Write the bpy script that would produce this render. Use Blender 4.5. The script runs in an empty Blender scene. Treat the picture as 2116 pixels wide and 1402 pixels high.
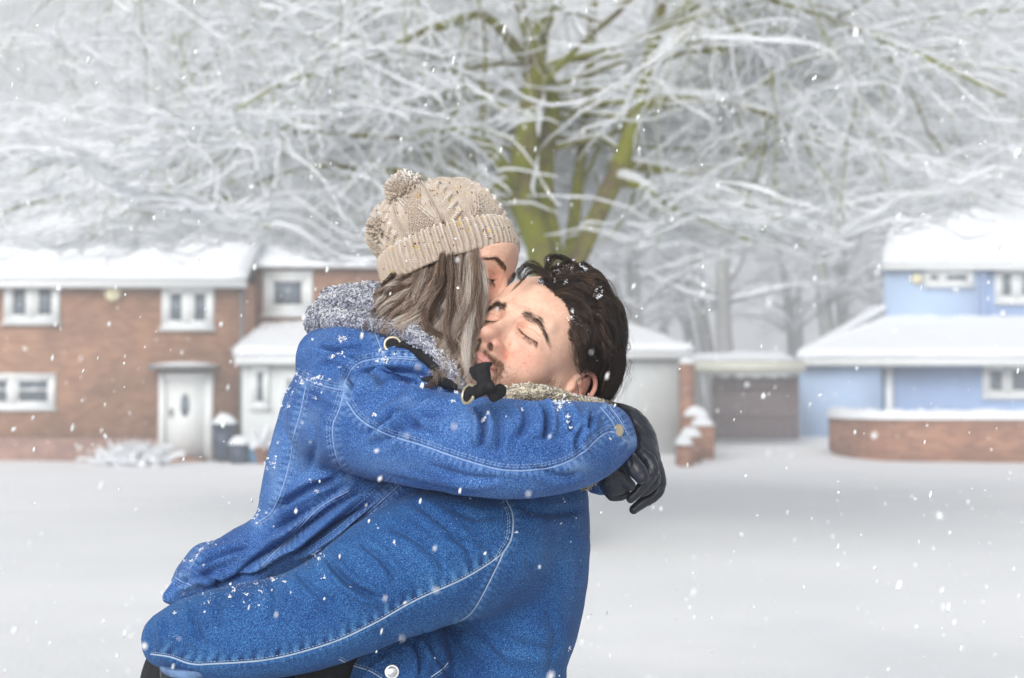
import bpy, math, random, os
import numpy as np
from mathutils import Vector
from mathutils.bvhtree import BVHTree

S = bpy.context.scene
COL = S.collection
rng = np.random.default_rng(7)
random.seed(7)
R = math.radians

# ---------------------------------------------------------------- camera
F_PX = 2939.0
PITCH = math.atan(114 / F_PX)
CAM = np.array([0.0, 0.0, 1.5])
cd = bpy.data.cameras.new("camera")
cam = bpy.data.objects.new("camera", cd)
COL.objects.link(cam)
cam.location = CAM
cam.rotation_euler = (R(90) + PITCH, 0, 0)
cd.sensor_width = 36.0
cd.lens = 50.0
cd.clip_start = 0.05
cd.clip_end = 600
cd.dof.use_dof = True
cd.dof.focus_distance = 1.83
cd.dof.aperture_fstop = 5.5
S.camera = cam

# ---------------------------------------------------------------- sky, sun, exposure
W = bpy.data.worlds.new("World")
S.world = W
W.use_nodes = True
nt = W.node_tree
bg = nt.nodes["Background"]
sky = nt.nodes.new("ShaderNodeTexSky")
sky.sky_type = 'NISHITA'
sky.sun_disc = False
sky.sun_elevation = R(28)
sky.sun_rotation = R(200)
sky.dust_density = 6.0
sky.air_density = 1.0
hs = nt.nodes.new("ShaderNodeHueSaturation")
hs.inputs["Saturation"].default_value = 0.12
hs.inputs["Value"].default_value = 2.1
nt.links.new(sky.outputs[0], hs.inputs["Color"])
nt.links.new(hs.outputs[0], bg.inputs[0])
bg.inputs[1].default_value = 0.15
sd = bpy.data.lights.new("sun", 'SUN')
sd.energy = 0.55
sd.angle = R(60)
sd.color = (1.0, 0.985, 0.96)
sun = bpy.data.objects.new("sun", sd)
COL.objects.link(sun)
# soft light from above, behind and to the left of the camera
sun.rotation_euler = (R(62), 0, R(-20))
S.view_settings.view_transform = 'Standard'
S.view_settings.look = 'None'
S.view_settings.exposure = -0.84
S.view_settings.gamma = 1.0
S.render.film_transparent = False
S.cycles.use_denoising = True
S.cycles.max_bounces = 6
S.cycles.volume_bounces = 2
S.cycles.transparent_max_bounces = 8
S.cycles.caustics_reflective = False
S.cycles.caustics_refractive = False


def P(px, py, Y):
    """a photo pixel and a distance in front of the camera -> a point of the place"""
    dx = (px - 1058) / F_PX
    dz = -(py - 701) / F_PX
    ca, sa = math.cos(PITCH), math.sin(PITCH)
    d = np.array([dx, ca - dz * sa, sa + dz * ca])
    return CAM + d * (Y / d[1])


def proj(V):
    """points -> photo pixels"""
    ca, sa = math.cos(PITCH), math.sin(PITCH)
    q = V - CAM
    f = q[:, 1] * ca + q[:, 2] * sa
    u = -q[:, 1] * sa + q[:, 2] * ca
    return 1058 + F_PX * q[:, 0] / f, 701 - F_PX * u / f


# ---------------------------------------------------------------- mesh helpers
def link(name, me, mat=None, parent=None, smooth=True):
    ob = bpy.data.objects.new(name, me)
    COL.objects.link(ob)
    if mat is not None:
        for m in (mat if isinstance(mat, (list, tuple)) else [mat]):
            me.materials.append(m)
    if parent is not None:
        ob.parent = parent
    if smooth and len(me.polygons):
        me.polygons.foreach_set("use_smooth", np.ones(len(me.polygons), bool))
    return ob


def mesh_np(name, V, Fs, mat=None, parent=None, smooth=True, mi=None, col=None):
    """V (n,3); Fs: an int array (m,3|4) or a list of such arrays"""
    if not isinstance(Fs, (list, tuple)):
        Fs = [Fs]
    Fs = [f for f in Fs if len(f)]
    me = bpy.data.meshes.new(name)
    V = np.ascontiguousarray(V, np.float32)
    me.vertices.add(len(V))
    me.vertices.foreach_set("co", V.ravel())
    nl = sum(f.size for f in Fs)
    me.loops.add(nl)
    me.loops.foreach_set("vertex_index", np.concatenate([f.ravel() for f in Fs]).astype(np.int32))
    tot = np.concatenate([np.full(len(f), f.shape[1]) for f in Fs]).astype(np.int32)
    st = np.concatenate([[0], np.cumsum(tot)[:-1]]).astype(np.int32)
    me.polygons.add(len(tot))
    me.polygons.foreach_set("loop_start", st)
    if mi is not None:
        me.polygons.foreach_set("material_index", np.asarray(mi, np.int32))
    me.update(calc_edges=True)
    if col is not None:
        for cn, cv in col.items():
            a = me.color_attributes.new(cn, 'FLOAT_COLOR', 'POINT')
            c = np.ones((len(V), 4), np.float32)
            cv = np.asarray(cv)
            c[:, :3] = cv[:, None] if cv.ndim == 1 else cv
            a.data.foreach_set("color", c.ravel())
    return link(name, me, mat, parent, smooth)


def tag(o, label=None, cat=None, group=None, kind=None):
    if label:
        o["label"] = label
    if cat:
        o["category"] = cat
    if group:
        o["group"] = group
    if kind:
        o["kind"] = kind
    return o


def empty(name, loc=(0, 0, 0)):
    o = bpy.data.objects.new(name, None)
    COL.objects.link(o)
    o.location = loc
    o.empty_display_size = 0.1
    return o


def under(root, *obs):
    """parent world-built meshes under an Empty, keeping them where they are"""
    for o in obs:
        o.parent = root
        o.location = tuple(-np.array(root.location))


class MB:
    """collects pieces into ONE mesh"""
    def __init__(self):
        self.V = []; self.Q = []; self.T = []; self.n = 0; self.qm = []; self.tm = []

    def add(self, V, Fa, m=0):
        V = np.asarray(V, float); Fa = np.asarray(Fa, int)
        self.V.append(V)
        if Fa.shape[1] == 4:
            self.Q.append(Fa + self.n); self.qm += [m] * len(Fa)
        else:
            self.T.append(Fa + self.n); self.tm += [m] * len(Fa)
        self.n += len(V)
        return self

    def box(self, x0, x1, y0, y1, z0, z1, m=0):
        V = [(x, y, z) for x in (x0, x1) for y in (y0, y1) for z in (z0, z1)]
        Fa = [(0, 1, 3, 2), (4, 6, 7, 5), (0, 4, 5, 1), (2, 3, 7, 6), (0, 2, 6, 4), (1, 5, 7, 3)]
        return self.add(V, Fa, m)

    def prism(self, poly, y0, y1, m=0):
        """polygon in x,z (counter-clockwise seen from the camera) extruded along y"""
        n = len(poly)
        V = [(x, y0, z) for x, z in poly] + [(x, y1, z) for x, z in poly]
        self.add(V, [(i, i + n, (i + 1) % n + n, (i + 1) % n) for i in range(n)], m)
        b = self.n - 2 * n
        for i in range(1, n - 1):
            self.T.append(np.array([[b, b + i, b + i + 1], [b + n, b + n + i + 1, b + n + i]])); self.tm += [m, m]
        return self

    def build(self, name, mat, parent=None, smooth=False):
        V = np.concatenate(self.V)
        Fs = []; mi = []
        if self.Q:
            Fs.append(np.concatenate(self.Q)); mi += self.qm
        if self.T:
            Fs.append(np.concatenate(self.T)); mi += self.tm
        if parent is not None:
            V = V - np.array(parent.location)
        return mesh_np(name, V, Fs, mat, parent, smooth, mi=mi)


def tubes_np(paths, sides=5, cap=True):
    """paths: list of (pts (n,3), radii (n,)) -> V, [quads], per-vertex path index; batches equal lengths"""
    by = {}
    for i, (p, r) in enumerate(paths):
        by.setdefault(len(p), []).append(i)
    Vs = []; Qs = []; ids = []; ts = []; base = 0
    ang = np.arange(sides) * 2 * np.pi / sides
    for n, idx in by.items():
        Pn = np.stack([np.asarray(paths[i][0], float) for i in idx])
        Rn = np.stack([np.asarray(paths[i][1], float) for i in idx])
        T = np.gradient(Pn, axis=1)
        T /= np.linalg.norm(T, axis=2, keepdims=True) + 1e-12
        ref = np.zeros_like(T); ref[..., 2] = 1
        vert = np.abs(T[..., 2]).mean(1) > 0.9
        ref[vert] = (1, 0, 0)
        A = np.cross(T, ref); A /= np.linalg.norm(A, axis=2, keepdims=True) + 1e-9
        B = np.cross(T, A)
        ring = Pn[:, :, None, :] + Rn[:, :, None, None] * (np.cos(ang)[None, None, :, None] * A[:, :, None, :] + np.sin(ang)[None, None, :, None] * B[:, :, None, :])
        m = len(idx)
        Vs.append(ring.reshape(-1, 3))
        k = np.arange(m)[:, None, None] * n * sides
        j = np.arange(n - 1)[None, :, None] * sides
        s = np.arange(sides)[None, None, :]
        s2 = (s + 1) % sides
        q = np.stack([k + j + s, k + j + s2, k + j + sides + s2, k + j + sides + s], -1).reshape(-1, 4) + base
        Qs.append(q)
        ids.append(np.repeat(np.array(idx), n * sides))
        ts.append(np.tile(np.repeat(np.linspace(0, 1, n), sides), m))
        base += m * n * sides
    return np.concatenate(Vs), np.concatenate(Qs), np.concatenate(ids), np.concatenate(ts)


def resample(pts, n):
    """smooth (Catmull-Rom) resampling of a polyline of any dimension"""
    p = np.asarray(pts, float)
    if len(p) == 2:
        t = np.linspace(0, 1, n)[:, None]
        return p[0] * (1 - t) + p[1] * t
    e = np.concatenate([[2 * p[0] - p[1]], p, [2 * p[-1] - p[-2]]])
    u = np.linspace(0, len(p) - 1 - 1e-9, n)
    i = u.astype(int); t = (u - i)[:, None]
    a, b, c, d = e[i], e[i + 1], e[i + 2], e[i + 3]
    return 0.5 * (2 * b + (c - a) * t + (2 * a - 5 * b + 4 * c - d) * t ** 2 + (3 * b - a - 3 * c + d) * t ** 3)


# ---------------------------------------------------------------- materials
def new_mat(name, rough=0.6, spec=0.5):
    m = bpy.data.materials.new(name)
    m.use_nodes = True
    n = m.node_tree
    b = n.nodes["Principled BSDF"]
    b.inputs["Roughness"].default_value = rough
    b.inputs["Specular IOR Level"].default_value = spec
    return m, n, b


def N(n, kind, **kw):
    x = n.nodes.new(kind)
    for k, v in kw.items():
        if k.startswith("i_"):
            x.inputs[k[2:].replace("_", " ")].default_value = v
        else:
            setattr(x, k, v)
    return x


def ramp(n, src, stops):
    r = n.nodes.new("ShaderNodeValToRGB")
    e = r.color_ramp.elements
    while len(e) < len(stops):
        e.new(0.5)
    for i, (p, c) in enumerate(stops):
        e[i].position = p
        e[i].color = tuple(c) + (1,) if len(c) == 3 else c
    n.links.new(src, r.inputs[0])
    return r.outputs[0]


def mix(n, a, b, fac, mode='MIX'):
    x = n.nodes.new("ShaderNodeMix")
    x.data_type = 'RGBA'; x.blend_type = mode
    for sock, v in ((x.inputs[0], fac), (x.inputs[6], a), (x.inputs[7], b)):
        if isinstance(v, (int, float)):
            sock.default_value = v
        elif isinstance(v, tuple):
            sock.default_value = v + (1,) if len(v) == 3 else v
        else:
            n.links.new(v, sock)
    return x.outputs[2]


def noise(n, scale, detail=3, rough=0.55, coord="Object", vec=None):
    t = N(n, "ShaderNodeTexNoise")
    t.inputs["Scale"].default_value = scale
    t.inputs["Detail"].default_value = detail
    t.inputs["Roughness"].default_value = rough
    if vec is None:
        c = N(n, "ShaderNodeTexCoord")
        vec = c.outputs[coord]
    n.links.new(vec, t.inputs["Vector"])
    return t


def bump(n, b, h, strength=0.3, dist=0.01):
    x = N(n, "ShaderNodeBump")
    x.inputs["Strength"].default_value = strength
    x.inputs["Distance"].default_value = dist
    n.links.new(h, x.inputs["Height"])
    n.links.new(x.outputs[0], b.inputs["Normal"])
    return x


def flat_mat(name, c, rough=0.6, spec=0.4, var=0.12, scale=6.0, metal=0.0, bmp=0.0):
    m, n, b = new_mat(name, rough, spec)
    t = noise(n, scale, 4)
    c2 = tuple(max(0, x * (1 - var)) for x in c); c3 = tuple(min(1, x * (1 + var)) for x in c)
    n.links.new(ramp(n, t.outputs[0], [(0.3, c2), (0.7, c3)]), b.inputs["Base Color"])
    b.inputs["Metallic"].default_value = metal
    if bmp:
        bump(n, b, t.outputs[0], bmp, 0.01)
    return m


def srgb(r, g, b):
    f = lambda v: (v / 255 / 12.92) if v / 255 <= 0.04045 else ((v / 255 + 0.055) / 1.055) ** 2.4
    return (f(r), f(g), f(b))


def snow_mat(name="snow", scale=8.0, bs=0.25):
    m, n, b = new_mat(name, 0.75, 0.3)
    t = noise(n, scale, 6, 0.6)
    n.links.new(ramp(n, t.outputs[0], [(0.3, (0.80, 0.83, 0.87)), (0.7, (0.88, 0.90, 0.92))]), b.inputs["Base Color"])
    bump(n, b, t.outputs[0], bs, 0.02)
    return m


M_SNOW = snow_mat()


def brick_mat(name, c1, c2, mortar, sc=1.0, var=None):
    m, n, b = new_mat(name, 0.85, 0.2)
    g = N(n, "ShaderNodeNewGeometry")
    sep = N(n, "ShaderNodeSeparateXYZ")
    n.links.new(g.outputs["Position"], sep.inputs[0])
    add = N(n, "ShaderNodeMath", operation='ADD')
    n.links.new(sep.outputs[0], add.inputs[0]); n.links.new(sep.outputs[1], add.inputs[1])
    cmb = N(n, "ShaderNodeCombineXYZ")
    n.links.new(add.outputs[0], cmb.inputs[0]); n.links.new(sep.outputs[2], cmb.inputs[1])
    br = N(n, "ShaderNodeTexBrick")
    n.links.new(cmb.outputs[0], br.inputs["Vector"])
    br.inputs["Color1"].default_value = c1 + (1,)
    br.inputs["Color2"].default_value = c2 + (1,)
    br.inputs["Mortar"].default_value = mortar + (1,)
    br.inputs["Scale"].default_value = 1.0
    br.inputs["Mortar Size"].default_value = 0.006
    br.inputs["Brick Width"].default_value = 0.225 * sc
    br.inputs["Row Height"].default_value = 0.075 * sc
    t = noise(n, 0.9, 5, 0.6)
    f = ramp(n, t.outputs[0], [(0.35, (0.72, 0.72, 0.74)), (0.65, (1.15, 1.1, 1.05))])
    n.links.new(mix(n, br.outputs[0], f, 1.0, 'MULTIPLY'), b.inputs["Base Color"])
    bump(n, b, br.outputs["Fac"], -0.4, 0.01)
    return m
# ================================================================ THE PLACE
# ---------------------------------------------------------------- ground
def ground_z(x, y):
    """gentle rise of the ground beyond the road"""
    s = np.clip((y - 27) / 16, 0, 1)
    s = s * s * (3 - 2 * s)
    rise = 0.34 * s * np.clip((x + 2) / 6, 0, 1)
    return rise + 2.2 * np.clip((y - 46) / 90, 0, 1) ** 1.2


def make_ground():
    nx, ny = 220, 260
    u = np.linspace(-1, 1, nx); v = np.linspace(0, 1, ny)
    X = np.sign(u) * np.abs(u) ** 1.6 * 160
    Yv = -12 + 42 * v + 240 * v ** 4
    gx, gy = np.meshgrid(X, Yv)
    gz = ground_z(gx, gy)
    gz = gz + 0.012 * np.sin(gx * 1.3 + gy * 0.7) + 0.010 * np.sin(gx * 0.6 - gy * 1.9 + 1.0) + rng.normal(0, 0.003, gx.shape)
    # faint ruts where cars have gone along the road
    for yc in (19.2, 20.7, 23.4, 24.9):
        gz -= 0.05 * np.exp(-((gy - yc - 0.25 * np.sin(gx * 0.15)) / 0.28) ** 2)
    V = np.stack([gx, gy, gz], -1).reshape(-1, 3)
    i = np.arange(ny - 1)[:, None] * nx + np.arange(nx - 1)[None, :]
    Fq = np.stack([i, i + 1, i + nx + 1, i + nx], -1).reshape(-1, 4)
    m, n, b = new_mat("snow_ground", 0.8, 0.25)
    t = noise(n, 0.35, 7, 0.62)
    t2 = noise(n, 30, 4, 0.6)
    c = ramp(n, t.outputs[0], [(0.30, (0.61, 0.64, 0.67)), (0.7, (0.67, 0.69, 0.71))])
    # greyer snow near the couple, painted brighter further off to offset the tree's shade
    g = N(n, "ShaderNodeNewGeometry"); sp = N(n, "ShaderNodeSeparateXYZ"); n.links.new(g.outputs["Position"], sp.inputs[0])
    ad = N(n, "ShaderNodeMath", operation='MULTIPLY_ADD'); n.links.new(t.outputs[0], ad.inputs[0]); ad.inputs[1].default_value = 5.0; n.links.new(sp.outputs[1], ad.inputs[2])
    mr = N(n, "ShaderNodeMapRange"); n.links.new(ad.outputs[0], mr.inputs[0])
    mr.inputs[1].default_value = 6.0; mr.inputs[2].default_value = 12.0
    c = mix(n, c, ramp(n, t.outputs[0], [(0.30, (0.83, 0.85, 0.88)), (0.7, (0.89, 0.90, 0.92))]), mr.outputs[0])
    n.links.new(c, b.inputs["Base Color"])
    t3 = noise(n, 3.0, 4, 0.5)
    hsum = mix(n, t2.outputs[0], t3.outputs[0], 0.5)
    bump(n, b, hsum, 0.35, 0.05)
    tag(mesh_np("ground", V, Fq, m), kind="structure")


make_ground()

# materials of the houses
M_BRICK = brick_mat("house_brick", srgb(166, 126, 102), srgb(140, 100, 78), srgb(172, 148, 128))
M_BRICK2 = brick_mat("wall_brick", srgb(168, 124, 102), srgb(134, 92, 74), srgb(170, 148, 132))
M_WHITE = flat_mat("white_upvc", (0.74, 0.76, 0.76), 0.4, 0.5, 0.03)
M_RENDER = flat_mat("white_render", (0.66, 0.69, 0.69), 0.8, 0.2, 0.05, 1.5)
M_BLUE = flat_mat("blue_render", srgb(170, 192, 222), 0.8, 0.2, 0.06, 1.2)
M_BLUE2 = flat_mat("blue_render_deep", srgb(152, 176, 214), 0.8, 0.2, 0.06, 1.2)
M_GLASS = flat_mat("window_glass", srgb(96, 106, 116), 0.08, 0.6, 0.4, 3.0)
M_BIN = flat_mat("bin_plastic", srgb(52, 66, 86), 0.45, 0.5, 0.15)
M_DARK = flat_mat("dark_stain_timber", srgb(112, 98, 100), 0.8, 0.2, 0.25, 14)
M_GREY = flat_mat("grey_metal", srgb(110, 112, 114), 0.5, 0.5, 0.1)
M_CREAM = flat_mat("cream_paint", srgb(222, 214, 180), 0.5, 0.4, 0.05)
M_TEAL = flat_mat("teal_paint", srgb(82, 130, 160), 0.5, 0.4, 0.08)


def X_at(px, Y):
    return float(P(px, 815, Y)[0])


def Z_at(py, Y):
    return float(P(1058, py, Y)[2])


def snow_slab(mb, x0, x1, y0, y1, z, h=0.14, m=0, nx=None):
    """rounded uneven snow cap on a flat top"""
    nx = nx or max(6, int((x1 - x0) / 0.25)); ny = 5
    ux = np.linspace(0, 1, nx); uy = np.linspace(0, 1, ny)
    gx, gy = np.meshgrid(ux, uy)
    e = np.minimum(np.minimum(gx, 1 - gx) * nx / 2, np.minimum(gy, 1 - gy) * 4)
    hz = h * np.sqrt(np.clip(e, 0, 1)) * (0.85 + 0.3 * rng.random(gx.shape))
    o = 0.03
    V = np.stack([x0 - o + gx * (x1 - x0 + 2 * o), y0 - o + gy * (y1 - y0 + 2 * o), z - 0.02 + hz], -1).reshape(-1, 3)
    i = np.arange(ny - 1)[:, None] * nx + np.arange(nx - 1)[None, :]
    mb.add(V, np.stack([i, i + 1, i + nx + 1, i + nx], -1).reshape(-1, 4), m)
    return mb


def window(root, px0, px1, py0, py1, Y, lights, sill=True, frame_px=9, mull_px=10, name="window", trans=None):
    """a white framed window on a wall whose face is at Y; lights: widths of the panes"""
    x0, x1, z1, z0 = X_at(px0, Y), X_at(px1, Y), Z_at(py0, Y), Z_at(py1, Y)
    s = Y / F_PX
    f = frame_px * s; mu = mull_px * s
    mb = MB()
    ya, yb = Y - 0.07, Y + 0.06
    mb.box(x0, x1, ya, yb, z0, z0 + f).box(x0, x1, ya, yb, z1 - f, z1)
    mb.box(x0, x0 + f, ya, yb, z0 + f, z1 - f).box(x1 - f, x1, ya, yb, z0 + f, z1 - f)
    tot = sum(lights); w = x1 - x0 - 2 * f - mu * (len(lights) - 1); cx = x0 + f
    panes = []
    for i, l in enumerate(lights):
        ww = w * l / tot
        if i:
            mb.box(cx - mu, cx, ya, yb, z0 + f, z1 - f)
        sf = f * 0.7                                            # opening sash
        mb.box(cx, cx + ww, ya + .02, yb, z0 + f, z0 + f + sf).box(cx, cx + ww, ya + .02, yb, z1 - f - sf, z1 - f)
        mb.box(cx, cx + sf, ya + .02, yb, z0 + f + sf, z1 - f - sf).box(cx + ww - sf, cx + ww, ya + .02, yb, z0 + f + sf, z1 - f - sf)
        panes.append((cx + sf, cx + ww - sf, z0 + f + sf, z1 - f - sf))
        if trans:
            zt = z1 - f - sf - trans * (z1 - z0)
            mb.box(cx + sf, cx + ww - sf, ya + .02, yb, zt, zt + sf * .6)
        cx += ww + mu
    w_ = mb.build(name, M_WHITE, root)
    for a, b, c, d in panes:
        g = MB().box(a - .001, b + .001, Y - .01, Y + .02, c - .001, d + .001).build("pane", M_GLASS, root)
        g.parent = w_; g.location = (0, 0, 0)
    if sill:
        q = MB().box(x0 - .05, x1 + .05, Y - .14, Y - .072, z0 - .05, z0 + .01)
        q = q.build("sill", M_WHITE, root); q.parent = w_; q.location = (0, 0, 0)
        q = snow_slab(MB(), x0, x1, Y - .14, Y - .08, z0 + .03, .05).build("sill_snow", M_SNOW, root, True)
        q.parent = w_; q.location = (0, 0, 0)
    return w_


def roof_grid(c, n=26, thick=0.16, seed=1):
    """a snow-laden sloping roof plane from four corners (eave left, eave right, ridge right, ridge left)"""
    c = [np.array(q, float) for q in c]
    u = np.linspace(0, 1, n); gx, gy = np.meshgrid(u, u)
    gx = gx[..., None]; gy = gy[..., None]
    V = (c[0] * (1 - gx) + c[1] * gx) * (1 - gy) + (c[3] * (1 - gx) + c[2] * gx) * gy
    rr = np.random.default_rng(seed)
    top = V.copy(); top[..., 2] += thick * (0.8 + 0.25 * rr.random(gx.shape[:2]))
    top[0, :, 2] -= thick * .45; top[0, :, 1] -= 0.06
    VV = np.concatenate([V.reshape(-1, 3), top.reshape(-1, 3)])
    i = np.arange(n - 1)[:, None] * n + np.arange(n - 1)[None, :]
    q = np.stack([i, i + 1, i + n + 1, i + n], -1).reshape(-1, 4)
    o = n * n; k = np.arange(n - 1)
    e = [np.stack([k, k + 1, k + 1 + o, k + o], -1), np.stack([k * n, k * n + n, k * n + n + o, k * n + o], -1),
         np.stack([k * n + n - 1, k * n + 2 * n - 1, k * n + 2 * n - 1 + o, k * n + n - 1 + o], -1),
         np.stack([k + n * (n - 1), k + 1 + n * (n - 1), k + 1 + n * (n - 1) + o, k + n * (n - 1) + o], -1)]
    return VV, np.concatenate([q[:, ::-1], q + o] + e)


# ---------------------------------------------------------------- brick house on the left
def brick_house():
    Y = 32.0
    root = empty("brick_house", (X_at(230, Y), Y, 0))
    tag(root, "long two storey brown brick house with white door and snow covered roof", "house")
    xl, xr = X_at(-420, Y), X_at(505, Y)
    ze = Z_at(582, Y)
    MB().box(xl, xr, Y, Y + 8, -.3, ze).build("wall", M_BRICK, root)
    MB().box(xl, X_at(332, Y), Y - .05, Y - .002, -.3, Z_at(905, Y)).build("plinth", flat_mat("plinth_brick", srgb(160, 128, 116), .9, .2, .2, 4), root)
    # roof
    zr = Z_at(447, Y + 4.2)
    rf = MB()
    V, Q = roof_grid([(xl - .3, Y - .35, ze), (xr + .1, Y - .35, ze), (xr + .1, Y + 4.0, zr + .5), (X_at(60, Y), Y + 4.0, zr + .5)], seed=2)
    rf.add(V, Q)
    V, Q = roof_grid([(xr + .1, Y + 8.3, ze), (xl - .3, Y + 8.3, ze), (X_at(60, Y), Y + 4.0, zr + .5), (xr + .1, Y + 4.0, zr + .5)], seed=3)
    rf.add(V, Q)
    V, Q = roof_grid([(xl - .3, Y + 8.3, ze), (xl - .3, Y - .35, ze), (X_at(60, Y), Y + 4.0, zr + .5), (X_at(60, Y) - .01, Y + 4.01, zr + .5)], seed=4)
    rf.add(V, Q)
    roof = rf.build("roof", M_SNOW, root, True)
    MB().box(xl, xr + .05, Y - .33, Y - .003, ze - .16, ze - .002).build("fascia", M_WHITE, root)
    cx0, cx1 = X_at(218, Y + 3.2), X_at(262, Y + 3.2)
    ch = MB().box(cx0, cx1, Y + 3.0, Y + 3.7, ze + 1.2, Z_at(430, Y + 3))
    ch.box(cx0 - .05, cx1 + .05, Y + 2.95, Y + 3.75, Z_at(430, Y + 3) + .001, Z_at(424, Y + 3))
    c = ch.build("chimney", M_BRICK2, root); c.parent = roof; c.location = (0, 0, 0)
    c = snow_slab(MB(), cx0, cx1, Y + 2.95, Y + 3.75, Z_at(424, Y + 3) + .03, .2).build("chimney_snow", M_SNOW, root, True)
    c.parent = roof; c.location = (0, 0, 0)
    # the part of the house set back on the right
    Y2 = 33.2
    x2 = X_at(900, Y2); ze2 = Z_at(556, Y2)
    MB().box(xr + .002, x2, Y2, Y2 + 7, -.3, ze2).build("side_wall", M_BRICK, root)
    V, Q = roof_grid([(xr - .2, Y2 - .3, ze2), (x2, Y2 - .3, ze2), (x2, Y2 + 3.6, Z_at(448, Y2 + 3.6)), (xr - .2, Y2 + 3.6, Z_at(448, Y2 + 3.6))], seed=5)
    V2, Q2 = roof_grid([(x2, Y2 + 7.3, ze2), (xr - .2, Y2 + 7.3, ze2), (xr - .2, Y2 + 3.6, Z_at(448, Y2 + 3.6)), (x2, Y2 + 3.6, Z_at(448, Y2 + 3.6))], seed=6)
    MB().add(V, Q).add(V2, Q2).build("side_roof", M_SNOW, root, True)
    window(root, 8, 122, 576, 668, Y, (1, 1), frame_px=10, mull_px=13)
    window(root, 334, 441, 590, 680, Y, (1, 1), frame_px=10, mull_px=13)
    window(root, -60, 115, 772, 845, Y, (1, 1), frame_px=9, mull_px=12, trans=.28)
    window(root, 543, 645, 560, 652, Y2, (1,), frame_px=13)
    window(root, -300, -190, 580, 668, Y, (1, 1), frame_px=10, mull_px=13)
    # door
    x0, x1, z1 = X_at(330, Y), X_at(441, Y), Z_at(770, Y)
    dr = MB().box(x0, x0 + .16, Y - .1, Y - .003, 0, z1).box(x1 - .16, x1, Y - .1, Y - .003, 0, z1).box(x0 + .16, x1 - .16, Y - .1, Y - .003, z1 - .16, z1)
    fr = dr.build("door_frame", M_WHITE, root)
    d = MB().box(x0 + .162, x1 - .162, Y - .06, Y - .003, .1, z1 - .162).build("door", M_WHITE, root)
    zc = Z_at(838, Y); xc = (x0 + x1) / 2 - .02
    a = np.linspace(0, 2 * np.pi, 24, endpoint=False)
    mb = MB(); mb.prism([(xc + .10 * math.cos(t), zc + .26 * math.sin(t)) for t in a], Y - .075, Y - .058)
    g = mb.build("door_glass", M_GLASS, root); g.parent = d; g.location = (0, 0, 0)
    mb = MB().box(x0 + .24, x0 + .30, Y - .11, Y - .061, 1.0, 1.18)
    g = mb.build("door_handle", M_GREY, root); g.parent = d; g.location = (0, 0, 0)
    MB().box(x0 + .1, x1 - .1, Y - .35, Y - .102, -.05, .09).build("door_step", M_BRICK2, root)
    MB().box(x0 - .15, x1 + .15, Y - .55, Y - .003, z1 + .06, z1 + .15).build("door_canopy", M_GREY, root)
    snow_slab(MB(), x0 - .12, x1 + .12, Y - .5, Y - .05, z1 + .17, .07).build("canopy_snow", M_SNOW, root, True)
    xc, zc = X_at(233, Y), Z_at(608, Y)
    MB().prism([(xc + .17 * math.cos(t), zc + .17 * math.sin(t)) for t in a], Y - .12, Y - .003).build("alarm_box", M_CREAM, root)
    MB().box(X_at(497, Y), X_at(503, Y), Y - .12, Y - .003, 0, ze - .2).build("downpipe", M_GREY, root)


brick_house()


# ---------------------------------------------------------------- white porch and garage
def white_porch():
    Y = 30.8
    root = empty("white_porch", (X_at(640, Y), Y, 0))
    tag(root, "low white porch extension with snowy lean-to roof against the brick house", "porch")
    x0, x1 = X_at(500, Y), X_at(905, Y)
    zt = Z_at(738, Y)
    MB().box(x0, x1, Y, 33.19, -.2, zt).build("wall", M_RENDER, root)
    V, Q = roof_grid([(X_at(487, Y), Y - .35, zt), (x1, Y - .35, zt), (x1, 33.15, Z_at(684, 33.2)), (X_at(505, Y), 33.15, Z_at(684, 33.2))], thick=.22, seed=8)
    MB().add(V, Q).build("roof", M_SNOW, root, True)
    MB().box(X_at(490, Y), x1, Y - .33, Y - .003, zt - .17, zt - .002).build("fascia", M_WHITE, root)
    window(root, 520, 556, 757, 842, Y, (1,), frame_px=7)
    window(root, 583, 640, 772, 842, Y, (1, 1), frame_px=7)
    window(root, 660, 760, 772, 842, Y, (1, 1), frame_px=7)


white_porch()


def garage():
    Y = 33.0
    root = empty("garage", (X_at(1200, Y), Y, 0))
    tag(root, "plain white rendered garage with low hipped snowy roof behind the couple", "garage")
    x0, x1 = X_at(960, Y), X_at(1405, Y)
    zt = Z_at(728, Y)
    MB().box(x0, x1, Y, Y + 6, -.2, zt).build("wall", M_RENDER, root)
    zr = Z_at(672, Y + 3)
    A, B = (X_at(1050, Y), Y + 3, zr), (X_at(1300, Y), Y + 3, zr)
    ea = [(x0 - .3, Y - .3, zt), (x1 + .3, Y - .3, zt), (x1 + .3, Y + 6.3, zt), (x0 - .3, Y + 6.3, zt)]
    mb = MB()
    for s, c in enumerate([(ea[0], ea[1], B, A), (ea[1], ea[2], B, B), (ea[2], ea[3], A, B), (ea[3], ea[0], A, A)]):
        V, Q = roof_grid(c, seed=20 + s, thick=.18); mb.add(V, Q)
    mb.build("roof", M_SNOW, root, True)
    MB().box(x0 - .28, x1 + .28, Y - .28, Y - .003, zt - .16, zt - .002).build("fascia", M_WHITE, root)


garage()


def skew_block(mb, x0, x1, y0, y1, z0, z1, dx0, m=0):
    """a block whose left side turns away: its back left corner is moved by dx0"""
    V = [(x0, y0, z0), (x1, y0, z0), (x1, y1, z0), (x0 + dx0, y1, z0), (x0, y0, z1), (x1, y0, z1), (x1, y1, z1), (x0 + dx0, y1, z1)]
    return mb.add(V, [(0, 1, 5, 4), (1, 2, 6, 5), (2, 3, 7, 6), (3, 0, 4, 7), (4, 5, 6, 7), (3, 2, 1, 0)], m)


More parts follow.
